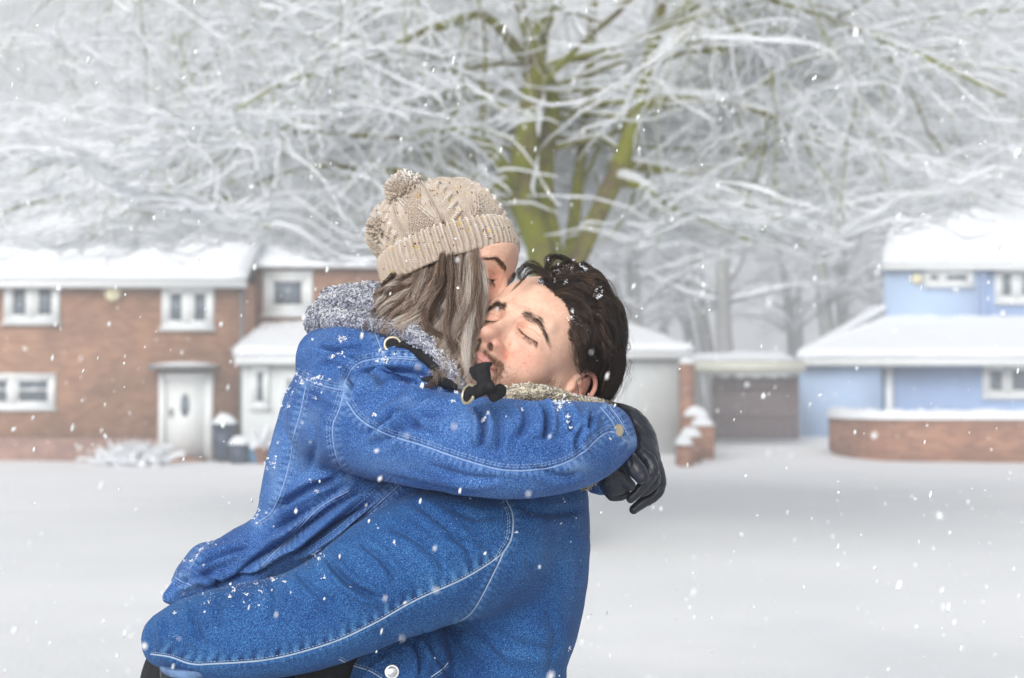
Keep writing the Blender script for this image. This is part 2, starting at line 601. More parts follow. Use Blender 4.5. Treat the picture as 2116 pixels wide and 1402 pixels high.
# ---------------------------------------------------------------- blue house on the right
def blue_house():
    Y = 40.0
    root = empty("blue_house", (X_at(2000, Y), Y, 0))
    tag(root, "pale blue rendered two storey house with snow covered roofs", "house")
    x0, x1 = X_at(1652, Y), X_at(2500, Y)
    zt = Z_at(742, Y)
    skew_block(MB(), x0, X_at(1822, Y), Y, Y + 5, -.2, zt, X_at(1656, Y + 5) - x0).build("wall", M_BLUE, root)
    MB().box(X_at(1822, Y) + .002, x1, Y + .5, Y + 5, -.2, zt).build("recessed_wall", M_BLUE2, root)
    V, Q = roof_grid([(X_at(1638, Y), Y - .5, zt), (x1, Y - .5, zt), (x1, Y + 3.0, Z_at(668, Y + 3)), (X_at(1832, Y + 3), Y + 3.0, Z_at(668, Y + 3))], thick=.24, seed=9)
    V2, Q2 = roof_grid([(X_at(1644, Y + 6), Y + 6, zt), (X_at(1638, Y), Y - .5, zt), (X_at(1832, Y + 3), Y + 3.0, Z_at(640, Y + 3)), (X_at(1832, Y + 3), Y + 5.0, Z_at(640, Y + 3))], thick=.2, seed=10)
    MB().add(V, Q).add(V2, Q2).build("lower_roof", M_SNOW, root, True)
    MB().box(X_at(1645, Y), x1, Y - .48, Y - .003, zt - .2, zt - .002).build("fascia", M_WHITE, root)
    Yu = Y + 3.02
    zu = Z_at(548, Yu)
    skew_block(MB(), X_at(1829, Yu), X_at(2038, Yu), Yu, Yu + 5, zt - .5, zu, X_at(1833, Yu + 5) - X_at(1829, Yu)).build("upper_wall", M_BLUE, root)
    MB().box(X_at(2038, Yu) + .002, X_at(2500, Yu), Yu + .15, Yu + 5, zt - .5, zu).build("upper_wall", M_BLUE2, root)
    zr = Z_at(425, Yu + 3)
    V, Q = roof_grid([(X_at(1818, Yu), Yu - .35, zu), (X_at(2500, Yu), Yu - .35, zu), (X_at(2500, Yu), Yu + 3, zr), (X_at(1915, Yu), Yu + 3, zr)], thick=.2, seed=11)
    V2, Q2 = roof_grid([(X_at(1826, Yu + 6.3), Yu + 6.3, zu), (X_at(1818, Yu), Yu - .35, zu), (X_at(1915, Yu), Yu + 3, zr), (X_at(1915, Yu), Yu + 3.01, zr)], thick=.2, seed=12)
    V3, Q3 = roof_grid([(X_at(2500, Yu), Yu + 6.3, zu), (X_at(1826, Yu + 6.3), Yu + 6.3, zu), (X_at(1915, Yu), Yu + 3, zr), (X_at(2500, Yu), Yu + 3, zr)], thick=.2, seed=13)
    MB().add(V, Q).add(V2, Q2).add(V3, Q3).build("upper_roof", M_SNOW, root, True)
    MB().box(X_at(1822, Yu), X_at(2500, Yu), Yu - .33, Yu - .003, zu - .16, zu - .002).build("upper_fascia", M_WHITE, root)
    window(root, 1913, 2013, 557, 592, Yu, (.7, 1.4), frame_px=7, mull_px=9)
    window(root, 2058, 2190, 550, 627, Yu + .15, (1, 1, 1), frame_px=9, mull_px=10)
    window(root, 2030, 2210, 750, 822, Y + .5, (.7, 1.3, .7), frame_px=9, mull_px=9)
    MB().box(X_at(2031, Yu), X_at(2038, Yu), Yu - .1, Yu - .003, zt, zu - .2).build("downpipe", M_BLUE2, root)
    MB().box(X_at(1815, Y), X_at(1836, Y), Y + .44, Y + .497, .2, Z_at(765, Y)).build("door", M_TEAL, root)
    MB().box(X_at(1836, Y), X_at(1852, Y), Y + .3, Y + .497, .2, zt - .2).build("porch_post", M_WHITE, root)
    a = np.linspace(0, 2 * np.pi, 20, endpoint=False)
    xc, zc = X_at(1897, Yu), Z_at(577, Yu)
    MB().prism([(xc + .17 * math.cos(t), zc + .17 * math.sin(t)) for t in a], Yu - .12, Yu - .003).build("alarm_box", M_CREAM, root)


blue_house()


def carport_fence():
    Y = 36.5
    root = empty("wooden_gate", (X_at(1560, Y), Y, .2))
    tag(root, "tall dark brown boarded gate between the garage and the blue house", "gate")
    x0, x1 = X_at(1470, Y), X_at(1651, Y)
    z0, z1 = Z_at(900, Y), Z_at(778, Y)
    mb = MB(); k = 0; w = (x1 - x0) / 16
    for k in range(16):
        mb.box(x0 + k * w + .01, x0 + (k + 1) * w - .005, Y, Y + .03 + .006 * (k % 2), z0 - .1, z1 - .02 * (k % 3))
    mb.build("board_panel", M_DARK, root)
    MB().box(x0, x1, Y + .04, Y + .09, z0 + .4, z0 + .5).box(x0, x1, Y + .04, Y + .09, z1 - .4, z1 - .3).build("rail", M_DARK, root)
    r2 = empty("carport_roof", (X_at(1530, Y), Y - .6, 2))
    tag(r2, "flat pale carport roof with snow on top above the brown gate", "carport")
    MB().box(X_at(1406, Y), X_at(1652, Y), Y - .8, Y + 2.5, Z_at(770, Y), Z_at(748, Y)).build("beam", flat_mat("pale_timber", srgb(206, 206, 194), .7, .3, .08), r2)
    snow_slab(MB(), X_at(1406, Y), X_at(1652, Y), Y - .8, Y + 2.5, Z_at(745, Y), .22).build("roof_snow", M_SNOW, r2, True)
    for px in (1412,):
        MB().box(X_at(px, Y), X_at(px + 6, Y), Y - .3, Y - .1, 0, Z_at(770, Y) - .002).build("post", M_WHITE, r2)


carport_fence()


def brick_pier():
    Y = 32.4
    r = empty("brick_pillar", (X_at(1420, Y), Y, 0))
    tag(r, "tall narrow brick pillar at the right corner of the white garage", "pillar")
    MB().box(X_at(1406, Y), X_at(1436, Y), Y, Y + .35, -.1, Z_at(752, Y)).build("shaft", M_BRICK2, r)
    snow_slab(MB(), X_at(1406, Y), X_at(1436, Y), Y, Y + .35, Z_at(749, Y), .12).build("cap_snow", M_SNOW, r, True)
    # stepped garden wall with four snowy steps
    r = empty("stepped_wall", (X_at(1440, 30), 30, 0))
    tag(r, "low stepped brick garden wall with snow on each step beside the garage", "garden wall")
    for k, (a, b, t, Yk) in enumerate([(1418, 1466, 862, 32.0), (1436, 1476, 882, 31.2), (1414, 1450, 905, 30.2), (1404, 1432, 922, 29.2)]):
        x0, x1, z = X_at(a, Yk), X_at(b, Yk), Z_at(t, Yk)
        MB().box(x0, x1, Yk, Yk + .8, -.1, z).build("step", M_BRICK2, r)
        snow_slab(MB(), x0, x1, Yk, Yk + .8, z + .04, .2).build("step_snow", M_SNOW, r, True)
    for k, (px, py, Yk) in enumerate([(1490, 812, 36.2), (1466, 795, 35.9)]):
        x, z = X_at(px, Yk), Z_at(py, Yk)


brick_pier()


def low_wall():
    pts = [(1722, 905, 34.5), (1738, 930, 32.6), (1790, 948, 31.4), (1860, 955, 30.9), (2000, 957, 30.7), (2450, 960, 30.6)]
    c = resample([(X_at(a, y), y) for a, b, y in pts], 60)
    zt = Z_at(866, 31.0)
    t = np.gradient(c, axis=0); t /= np.linalg.norm(t, axis=1, keepdims=True)
    nrm = np.stack([-t[:, 1], t[:, 0]], -1) * .12
    root = empty("brick_garden_wall", (c[20][0], c[20][1], 0))
    tag(root, "long low orange brick garden wall curving in front of the blue house, topped with snow", "garden wall")
    n = len(c)
    zg = ground_z(c[:, 0], c[:, 1])
    ring = np.stack([np.column_stack([c - nrm, zg - .2]), np.column_stack([c - nrm, np.full(n, zt)]), np.column_stack([c + nrm, np.full(n, zt)]), np.column_stack([c + nrm, zg - .2])], 1)
    k = np.arange(n - 1)[:, None] * 4; s = np.arange(4)[None]
    Q = np.stack([k + s, k + (s + 1) % 4, k + 4 + (s + 1) % 4, k + 4 + s], -1).reshape(-1, 4)
    mb = MB().add(ring.reshape(-1, 3), Q); mb.add(ring[0], [[0, 1, 2, 3]])
    mb.build("brickwork", M_BRICK2, root)
    a = np.linspace(np.pi, 0, 7)
    rr = .85 + .3 * rng.random(n)
    cr = np.stack([np.column_stack([c + nrm * 1.35 * math.cos(q), zt - .01 + .22 * math.sin(q) ** .6 * rr]) for q in a[::-1]], 1)
    k = np.arange(n - 1)[:, None] * 7; s = np.arange(6)[None]
    Q = np.stack([k + s, k + s + 1, k + 7 + s + 1, k + 7 + s], -1).reshape(-1, 4)
    MB().add(cr.reshape(-1, 3), Q).build("wall_snow", M_SNOW, root, True)


low_wall()


def wheelie_bin():
    Y = 30.9
    x0, x1 = X_at(440, Y), X_at(480, Y)
    r = empty("wheelie_bin", ((x0 + x1) / 2, Y, 0))
    tag(r, "tall dark navy wheelie bin with snow on its lid right of the white door", "bin")
    z = Z_at(882, Y)
    mb = MB()
    cx, w = (x0 + x1) / 2, (x1 - x0) / 2
    V = [(cx + sx * w * s, Y + .3 + sy * .3 * s, zz) for zz, s in ((.05, .82), (z, 1)) for sx, sy in ((-1, -1), (1, -1), (1, 1), (-1, 1))]
    mb.add(V, [(0, 1, 5, 4), (1, 2, 6, 5), (2, 3, 7, 6), (3, 0, 4, 7), (3, 2, 1, 0), (4, 5, 6, 7)])
    mb.build("bin_body", M_BIN, r)
    MB().box(x0 - .03, x1 + .03, Y - .04, Y + .62, z + .002, z + .06).box(x0 + .05, x1 - .05, Y - .08, Y - .042, z + .01, z + .05).build("lid", M_BIN, r)
    snow_slab(MB(), x0, x1, Y, Y + .58, z + .08, .22).build("lid_snow", M_SNOW, r, True)
    a = np.linspace(0, 2 * np.pi, 16, endpoint=False)
    for sx in (x0 + .06, x1 - .1):
        V = [(sx + dx, Y + .55 + .1 * math.cos(t), .1 + .1 * math.sin(t)) for dx in (0, .05) for t in a]
        mb = MB().add(V, [(i, (i + 1) % 16, (i + 1) % 16 + 16, i + 16) for i in range(16)])
        mb.build("wheel", M_GREY, r)
    # recycling boxes to the right of it
    specs = [(484, 522, 918, 30.9, "low grey recycling box with snow on top next to the wheelie bin", M_BIN),
             (522, 560, 912, 31.0, "teal storage crate with snow on top below the porch window", M_TEAL)]
    for a0, a1, t, Yk, lab, mt in specs:
        x0, x1, z = X_at(a0, Yk), X_at(a1, Yk) - .03, Z_at(t, Yk)
        if mt is M_TEAL:
            z -= .12
        r = empty("storage_box", ((x0 + x1) / 2, Yk - .3, 0))
        tag(r, lab, "box")
        cx, w = (x0 + x1) / 2, (x1 - x0) / 2
        V = [(cx + sx * w * s, Yk - .3 + sy * .2 * s, zz) for zz, s in ((.0, .88), (z, 1)) for sx, sy in ((-1, -1), (1, -1), (1, 1), (-1, 1))]
        MB().add(V, [(0, 1, 5, 4), (1, 2, 6, 5), (2, 3, 7, 6), (3, 0, 4, 7), (3, 2, 1, 0), (4, 5, 6, 7)]).build("box_body", mt, r)
        MB().box(x0 - .02, x1 + .02, Yk - .52, Yk - .08, z - .05, z + .01).build("rim", mt, r)
        snow_slab(MB(), x0, x1, Yk - .5, Yk - .1, z + .03, .16).build("box_snow", M_SNOW, r, True)
    # terracotta pot with a snowy plant by the porch
    Yk = 30.5
    r = empty("plant_pot", (X_at(543, Yk), Yk, .55))
    tag(r, "small red brown pot plant dusted with snow in front of the porch wall", "plant")
    a = np.linspace(0, 2 * np.pi, 20, endpoint=False)
    prof = [(.11, .0), (.13, .1), (.16, .24), (.18, .27), (.18, .31), (.15, .31)]
    V = np.array([(X_at(543, Yk) + q * math.cos(t), Yk + q * math.sin(t), .0 + z * 1.2) for q, z in prof for t in a])
    Q = [(i * 20 + j, i * 20 + (j + 1) % 20, i * 20 + 20 + (j + 1) % 20, i * 20 + 20 + j) for i in range(5) for j in range(20)]
    MB().add(V, Q).build("pot", flat_mat("terracotta", srgb(126, 90, 74), .8, .2, .15), r, True)
    c = np.array([X_at(543, Yk), Yk, .38])
    paths = []
    for i in range(60):
        d = rng.normal(size=3); d[2] = abs(d[2]) + .5; d /= np.linalg.norm(d)
        L = .5 * rng.random() + .25
        paths.append((np.stack([c + d * L * t + np.array([0, 0, -.2 * t * t]) for t in np.linspace(0, 1, 5)]), np.array([.012, .02, .03, .03, .01])))
    V, Q, i_, t_ = tubes_np(paths, 4)
    mb = MB().add(V, Q); mb.build("foliage", M_SNOW, r, True)


wheelie_bin()


# ---------------------------------------------------------------- bark, snow on bark
def bark_mat(name, moss=0.6, base=(0.16, 0.13, 0.10), mossc=(0.20, 0.25, 0.045)):
    m, n, b = new_mat(name, 0.9, 0.15)
    t = noise(n, 2.5, 6, 0.65)
    t2 = noise(n, 18, 5, 0.6)
    c = ramp(n, t2.outputs[0], [(0.3, tuple(x * .7 for x in base)), (0.7, tuple(x * 1.25 for x in base))])
    f = ramp(n, t.outputs[0], [(0.5 - moss * .25, (0, 0, 0)), (0.62 - moss * .15, (1, 1, 1))])
    c = mix(n, c, mossc, f)
    n.links.new(c, b.inputs["Base Color"])
    bump(n, b, t2.outputs[0], 0.6, 0.03)
    return m


M_BARK = bark_mat("mossy_bark", .5, (.17, .135, .07), (.25, .26, .03))
M_BARK_FAR = bark_mat("grey_bark", 0.1, (0.34, 0.34, 0.35), (0.30, 0.31, 0.28))


def grow(start, d, L, r0, r1, n, wander, droop, rg, up=0.0):
    """one wandering branch; droop pulls the end down, up pulls it up"""
    pts = [np.array(start, float)]; d = np.array(d, float); d /= np.linalg.norm(d)
    st = L / (n - 1)
    for i in range(n - 1):
        t = i / (n - 1)
        d = d + rg.normal(0, wander, 3) + np.array([0, 0, up - droop * t])
        d /= np.linalg.norm(d)
        pts.append(pts[-1] + d * st)
    return np.array(pts), r0 + (r1 - r0) * np.linspace(0, 1, n) ** 0.8


def snow_on(paths, k=0.9, lo=0.009, wmin=.008):
    out = []
    for p, r in paths:
        T = np.gradient(p, axis=0); T /= np.linalg.norm(T, axis=1, keepdims=True) + 1e-9
        flat = np.clip(1.15 - np.abs(T[:, 2]), 0.0, 1)
        q = p.copy(); q[:, 2] += (r * .75 + lo * .8) * flat
        s = np.maximum(r * k, wmin) * flat + lo * flat
        s = s * rng.uniform(.75, 1.35, len(s))
        s[0] *= .4; s[-1] *= .5
        out.append((q, s))
    return out


def vnoise_1(x):
    return np.sin(x * 2.1) * .5 + np.sin(x * 5.3 + 1) * .3 + np.sin(x * 11.7 + 2) * .2


def main_tree():
    rg = np.random.default_rng(11)
    Y = 14.0
    base = P(1122, 1130, Y); base[2] = ground_z(np.array(base[0]), np.array(Y)) - .1
    root = empty("mossy_tree", tuple(base))
    tag(root, "large mossy tree with forked trunk and snow laden branches behind the couple", "tree")

    def stem(pts, n=26):
        q = resample([tuple(P(a, b, Y + dy)) + (r,) for a, b, dy, r in pts], n)
        return q[:, :3], q[:, 3]
    f = lambda a, b, dy, r: (a, b, dy, r)
    stems = [
        stem([(1130, 1160, 0, .28), (1132, 900, 0, .23), (1136, 700, 0, .21), (1134, 600, 0, .17), (1112, 500, 0, .135), (1075, 400, -.1, .125), (1085, 300, -.1, .115), (1098, 200, 0, .11), (1112, 80, .1, .10), (1140, -60, .2, .08), (1150, -260, .3, .05), (1160, -500, .3, .02)]),
        stem([(1135, 640, .15, .13), (1146, 520, .2, .085), (1124, 400, .4, .095), (1126, 300, .5, .11), (1142, 200, .5, .08), (1085, 60, .5, .08), (1060, -60, .6, .07), (1020, -260, .6, .05), (1000, -500, .6, .015)]),
        stem([(1150, 680, 0, .15), (1180, 570, -.1, .10), (1232, 450, -.1, .09), (1278, 350, 0, .095), (1312, 240, .1, .08), (1335, 150, .2, .07), (1358, 50, .2, .06), (1380, -80, .2, .05), (1400, -300, .2, .03), (1410, -480, .2, .01)]),
        stem([(1160, 620, .6, .10), (1180, 500, .8, .07), (1200, 330, 1.0, .06), (1215, 180, 1.2, .05), (1225, 20, 1.2, .05), (1240, -200, 1.2, .02)]),
    ]
    V, Q, _, _ = tubes_np(stems, 16)
    MB().add(V, Q).build("trunk", M_BARK, root, True)
    # limbs traced or grown from the stems
    limbs = []
    tr = [  # traced limbs, px
        [(1060, 380, -.2, .08), (1000, 290, -.8, .06), (930, 262, -1.4, .05), (850, 282, -1.8, .042), (770, 280, -2.2, .035), (690, 272, -2.6, .022), (600, 270, -3, .012)],
        [(1090, 130, 0, .06), (1000, 30, -.6, .05), (900, 55, -1.0, .045), (820, 85, -1.5, .035), (740, 130, -2, .028), (600, 165, -2.6, .02), (480, 230, -3, .01)],
        [(1275, 370, 0, .07), (1330, 385, -.5, .05), (1400, 430, -1, .04), (1480, 465, -1.4, .03), (1560, 500, -1.8, .012)],
        [(1320, 220, .1, .06), (1400, 205, -.3, .05), (1500, 208, -.8, .042), (1590, 235, -1.2, .034), (1690, 290, -1.6, .02), (1760, 300, -2, .012)],
        [(1290, 340, 0, .06), (1380, 350, .5, .045), (1480, 345, 1.0, .038), (1560, 370, 1.4, .03), (1680, 390, 1.8, .015)],
        [(1060, 400, -.1, .06), (930, 340, .8, .05), (780, 355, 1.4, .04), (620, 325, 1.8, .035), (430, 385, 2.2, .028), (230, 375, 2.6, .02), (60, 350, 3, .01)],
        [(1100, 240, 0, .07), (960, 200, 1, .05), (800, 215, 1.6, .04), (640, 180, 2.1, .03), (430, 250, 2.6, .02), (200, 300, 3.2, .01)],
        [(1065, 370, -.2, .06), (960, 400, -1, .045), (860, 360, -1.6, .04), (740, 345, -2.1, .03), (600, 350, -2.6, .022), (420, 430, -3.2, .012)],
        [(1340, 130, .2, .06), (1450, 100, .8, .05), (1600, 130, 1.4, .04), (1780, 190, 2.0, .028), (1980, 260, 2.6, .012)],
        [(1360, 60, .2, .06), (1500, -20, -.6, .05), (1660, 20, -1.2, .04), (1850, 90, -1.8, .03), (2080, 200, -2.5, .012)],
    ]
    for t in tr:
        limbs.append(stem(t, 18))
    for p, r in stems[:3]:
        for k in range(26):
            i = rg.integers(8, len(p) - 2)
            a = rg.random() * 2 * math.pi
            el = rg.uniform(-.05, .5)
            if i < 14 and math.sin(a) < .15:
                a = -a
            d = (math.cos(a) * 1.0, math.sin(a) * .8, el)
            L = rg.uniform(3.8, 7.5)
            rr = max(.015, min(.034, r[i] * .36))
            limbs.append(grow(p[i], d, L, rr, .01, 18, .085, .075, rg, up=.01))
    sec = []
    for p, r in limbs:
        for k in range(17):
            i = rg.integers(3, len(p) - 1)
            T = p[min(i + 1, len(p) - 1)] - p[i - 1]; T /= np.linalg.norm(T)
            d = T + rg.normal(0, .55, 3) * np.array([1, 1, .55])
            sec.append(grow(p[i], d, rg.uniform(1.2, 2.9), max(.007, r[i] * .36), .003, 12, .15, .08, rg))
    twig = []
    for p, r in sec:
        for k in range(14):
            i = rg.integers(1, len(p) - 1)
            T = p[min(i + 1, len(p) - 1)] - p[i - 1]; T /= np.linalg.norm(T)
            d = T + rg.normal(0, .6, 3) * np.array([1, 1, .6]) + np.array([0, 0, -.1])
            twig.append(grow(p[i], d, rg.uniform(.5, 1.4), .0036, .0018, 8, .19, .09, rg))
    def lift(ps):                                  # branch ends hang no lower than above head height
        for p, r in ps:
            lim = np.interp(p[:, 0], [-5.5, -3.2, -1, .6, 2.2, 3.2, 5], [470, 480, 510, 500, 500, 425, 415])
            lo = 1.5 + (815 - lim) / F_PX * np.maximum(p[:, 1], 13) + .3 * vnoise_1(p[:, 0] * .7)
            m = p[:, 2] < lo
            p[m, 2] = lo[m] - (lo[m] - p[m, 2]) * .12
    lift(limbs[10:]); lift(sec); lift(twig)
    cut = lambda ps: [(p, r) for p, r in ps if p[:, 2].mean() < 5.9]
    limbs, sec, twig = cut(limbs), cut(sec), cut(twig)

    def open_fork(ps, keep):                       # few branches grow across the front of the fork
        out = []
        for p, r in ps:
            x_, y_ = proj(p)
            hit = ((x_ > 1035) & (x_ < 1310) & (y_ > 250) & (y_ < 580) & (p[:, 1] < 14.1)).sum() > 1
            if not hit or rg.random() < keep:
                out.append((p, r))
        return out
    limbs = limbs[:10] + open_fork(limbs[10:], .0)
    sec = open_fork(sec, .12); twig = open_fork(twig, .12)
    V, Q, _, _ = tubes_np(limbs, 8)
    mb = MB().add(V, Q)
    V, Q, _, _ = tubes_np(sec, 5); mb.add(V, Q)
    V, Q, _, _ = tubes_np(twig, 3); mb.add(V, Q)
    mb.build("branches", M_BARK, root, True)
    mb = MB()
    V, Q, _, _ = tubes_np(snow_on(limbs, .85, .009), 7); mb.add(V, Q)
    V, Q, _, _ = tubes_np(snow_on(sec, 1.05, .007), 5); mb.add(V, Q)
    V, Q, _, _ = tubes_np(snow_on(twig, 1.2, .0055, .0045), 4); mb.add(V, Q)
    # strips of snow caught on the inner sides of the forked stems
    strips = []
    for (p, r), off in zip(stems[:3], (.10, -.08, -.10)):
        for _ in range(3):
            a = rg.integers(9, 20); q = resample(p[a:a + 3] + np.array([off, -r[a] * .8, 0]) + rg.normal(0, .02, 3), 8) + rg.normal(0, .012, (8, 3))
            strips.append((q, np.array([.006, .02, .026, .022, .026, .02, .014, .005])))
    V, Q, _, _ = tubes_np(strips, 6); mb.add(V, Q)
    mb.build("branch_snow", M_SNOW, root, True)


main_tree()


def far_tree(rg, H, spread, dense):
    """trunk, limbs and snowy twigs of a bare winter tree, about the origin"""
    tr = [grow((0, 0, -.3), (rg.normal(0, .05), rg.normal(0, .05), 1), H * .85, H * .018, H * .004, 16, .05, 0, rg)]
    p, r = tr[0]
    if rg.random() < .6:
        tr.append(grow(p[4], (rg.choice([-1, 1]) * .5, 0, 1), H * .6, H * .012, H * .003, 14, .06, 0, rg, up=.04))
    lim = []
    for p, r in tr:
        for k in range(dense):
            i = rg.integers(4, len(p) - 1)
            a = rg.random() * 2 * math.pi
            L = spread * rg.uniform(.5, 1) * (1.1 - .6 * i / len(p))
            lim.append(grow(p[i], (math.cos(a), math.sin(a), rg.uniform(.2, .9)), L, max(.03, r[i] * .45), .02, 9, .12, .06, rg))
    tw = []
    for p, r in lim:
        for k in range(11):
            i = rg.integers(1, len(p) - 1)
            T = p[i] - p[i - 1]; T /= np.linalg.norm(T)
            tw.append(grow(p[i], T + rg.normal(0, .6, 3), rg.uniform(.8, 2.2), .020, .010, 5, .2, .08, rg))
    t2 = []
    for p, r in tw:
        for k in range(3):
            i = rg.integers(1, len(p) - 1)
            t2.append(grow(p[i], rg.normal(0, 1, 3), rg.uniform(.5, 1.1), .016, .010, 4, .2, .08, rg))
    return tr, lim, tw + t2


def woods():
    rg = np.random.default_rng(5)
    protos = []
    for k in range(5):
        tr, lim, tw = far_tree(rg, rg.uniform(15, 19), rg.uniform(4.5, 6), 22)
        V, Q, _, _ = tubes_np(tr, 8)
        mb = MB().add(V, Q); V, Q, _, _ = tubes_np(lim, 4); mb.add(V, Q)
        a = mb.build("trunk", M_BARK_FAR, None, True)
        mb = MB()
        V, Q, _, _ = tubes_np(snow_on(lim, .9, .03), 4); mb.add(V, Q)
        V, Q, _, _ = tubes_np(snow_on(tw, 1.2, .012), 3); mb.add(V, Q)
        b = mb.build("crown", M_SNOW, None, True)
        protos.append((a.data, b.data))
        bpy.data.objects.remove(a); bpy.data.objects.remove(b)
    spots = []
    for row, (Yr, n, x0, x1) in enumerate([(48, 10, -19, 22), (56, 12, -24, 28), (66, 13, -30, 36), (78, 13, -36, 42)]):
        for k in range(n):
            x = x0 + (x1 - x0) * (k + .5) / n + rg.normal(0, .8)
            spots.append((x, Yr + rg.uniform(-3, 3), row))
    used = set()
    words_ = ["slender bare tree", "bushy frosted tree", "leaning snowy tree", "broad crowned winter tree", "forked bare tree"]
    place_ = ["just behind the houses", "in the wood's second row", "deep in the wood", "at the wood's misty back"]
    for i, (x, y, row) in enumerate(spots):
        k = i % 5
        tx = float(proj(np.array([[x, y, 3.0]]))[0][0])
        where = [w for lim, w in ((60, "beyond the left end of the brick house"), (260, "above the brick house chimney"), (500, "above the brick house ridge"), (760, "above the white porch"),
                                  (1010, "behind the knitted hat"), (1230, "behind the mossy trunk"), (1420, "above the white garage roof"), (1650, "above the brown gate"),
                                  (1840, "left of the upper blue wall"), (2010, "above the blue house roof"), (99999, "beyond the right end of the blue house")) if tx < lim][0]
        for q in range(5):
            lab = "%s %s, %s" % (words_[(k + q) % 5], place_[row], where)
            if lab not in used:
                break
        k = (k + q) % 5
        used.add(lab)
        r = empty("bare_tree" if i == 0 else "bare_tree.%03d" % i, (x, y, float(ground_z(np.array(x), np.array(y)))))
        r.rotation_euler = (0, 0, rg.uniform(0, 6.28)); s = rg.uniform(.85, 1.15); r.scale = (s, s, s)
        tag(r, lab, "tree", "bare trees of the snowy wood beyond the houses")
        for nm, me in zip(("trunk", "crown"), protos[k]):
            o = bpy.data.objects.new(nm, me); COL.objects.link(o); o.parent = r
    # tall bare trees standing right behind the gate, in the gap between the houses
    return


woods()


def shrub():
    rg = np.random.default_rng(3)
    Y = 30.0
    c = np.array([X_at(275, Y), Y, 0.0])
    root = empty("snowy_shrub", tuple(c))
    tag(root, "low rounded shrub buried in snow below the brick wall", "shrub")
    paths = []
    for i in range(420):
        a = rg.random() * 6.283
        el = rg.uniform(.1, 1.4)
        d = np.array([math.cos(a) * math.cos(el) * 1.5, math.sin(a) * math.cos(el) * .8, math.sin(el)])
        L = rg.uniform(.35, .62)
        paths.append(grow(c + np.array([rg.normal(0, .22), rg.normal(0, .12), .02]), d, L, .012, .006, 6, .2, .12, rg))
    V, Q, _, _ = tubes_np(paths, 4)
    MB().add(V, Q).build("twigs", M_BARK_FAR, root, True)
    V, Q, _, _ = tubes_np(snow_on(paths, 1.8, .028), 6)
    MB().add(V, Q).build("shrub_snow", M_SNOW, root, True)
    # small evergreen by the blue house window
    Y = 33.0
    c = np.array([X_at(2040, Y), Y, Z_at(870, Y) - .6])
    root = empty("small_evergreen", tuple(c))
    tag(root, "small green bush with snow on top behind the low brick wall", "bush")
    gp, sp = [], []
    for i in range(160):
        d = rg.normal(size=3); d /= np.linalg.norm(d); d[2] = abs(d[2]) * 1.2
        q = grow(c + np.array([0, 0, .3]), d, rg.uniform(.3, .55), .03, .012, 5, .15, 0, rg)
        gp.append(q)
        if d[2] > .5:
            sp.append(q)
    V, Q, _, _ = tubes_np(gp, 5)
    MB().add(V, Q).build("foliage", flat_mat("evergreen", (.10, .17, .05), .7, .3, .3, 9), root, True)
    V, Q, _, _ = tubes_np(snow_on(sp, 2.2, .03), 5)
    MB().add(V, Q).build("bush_snow", M_SNOW, root, True)


shrub()
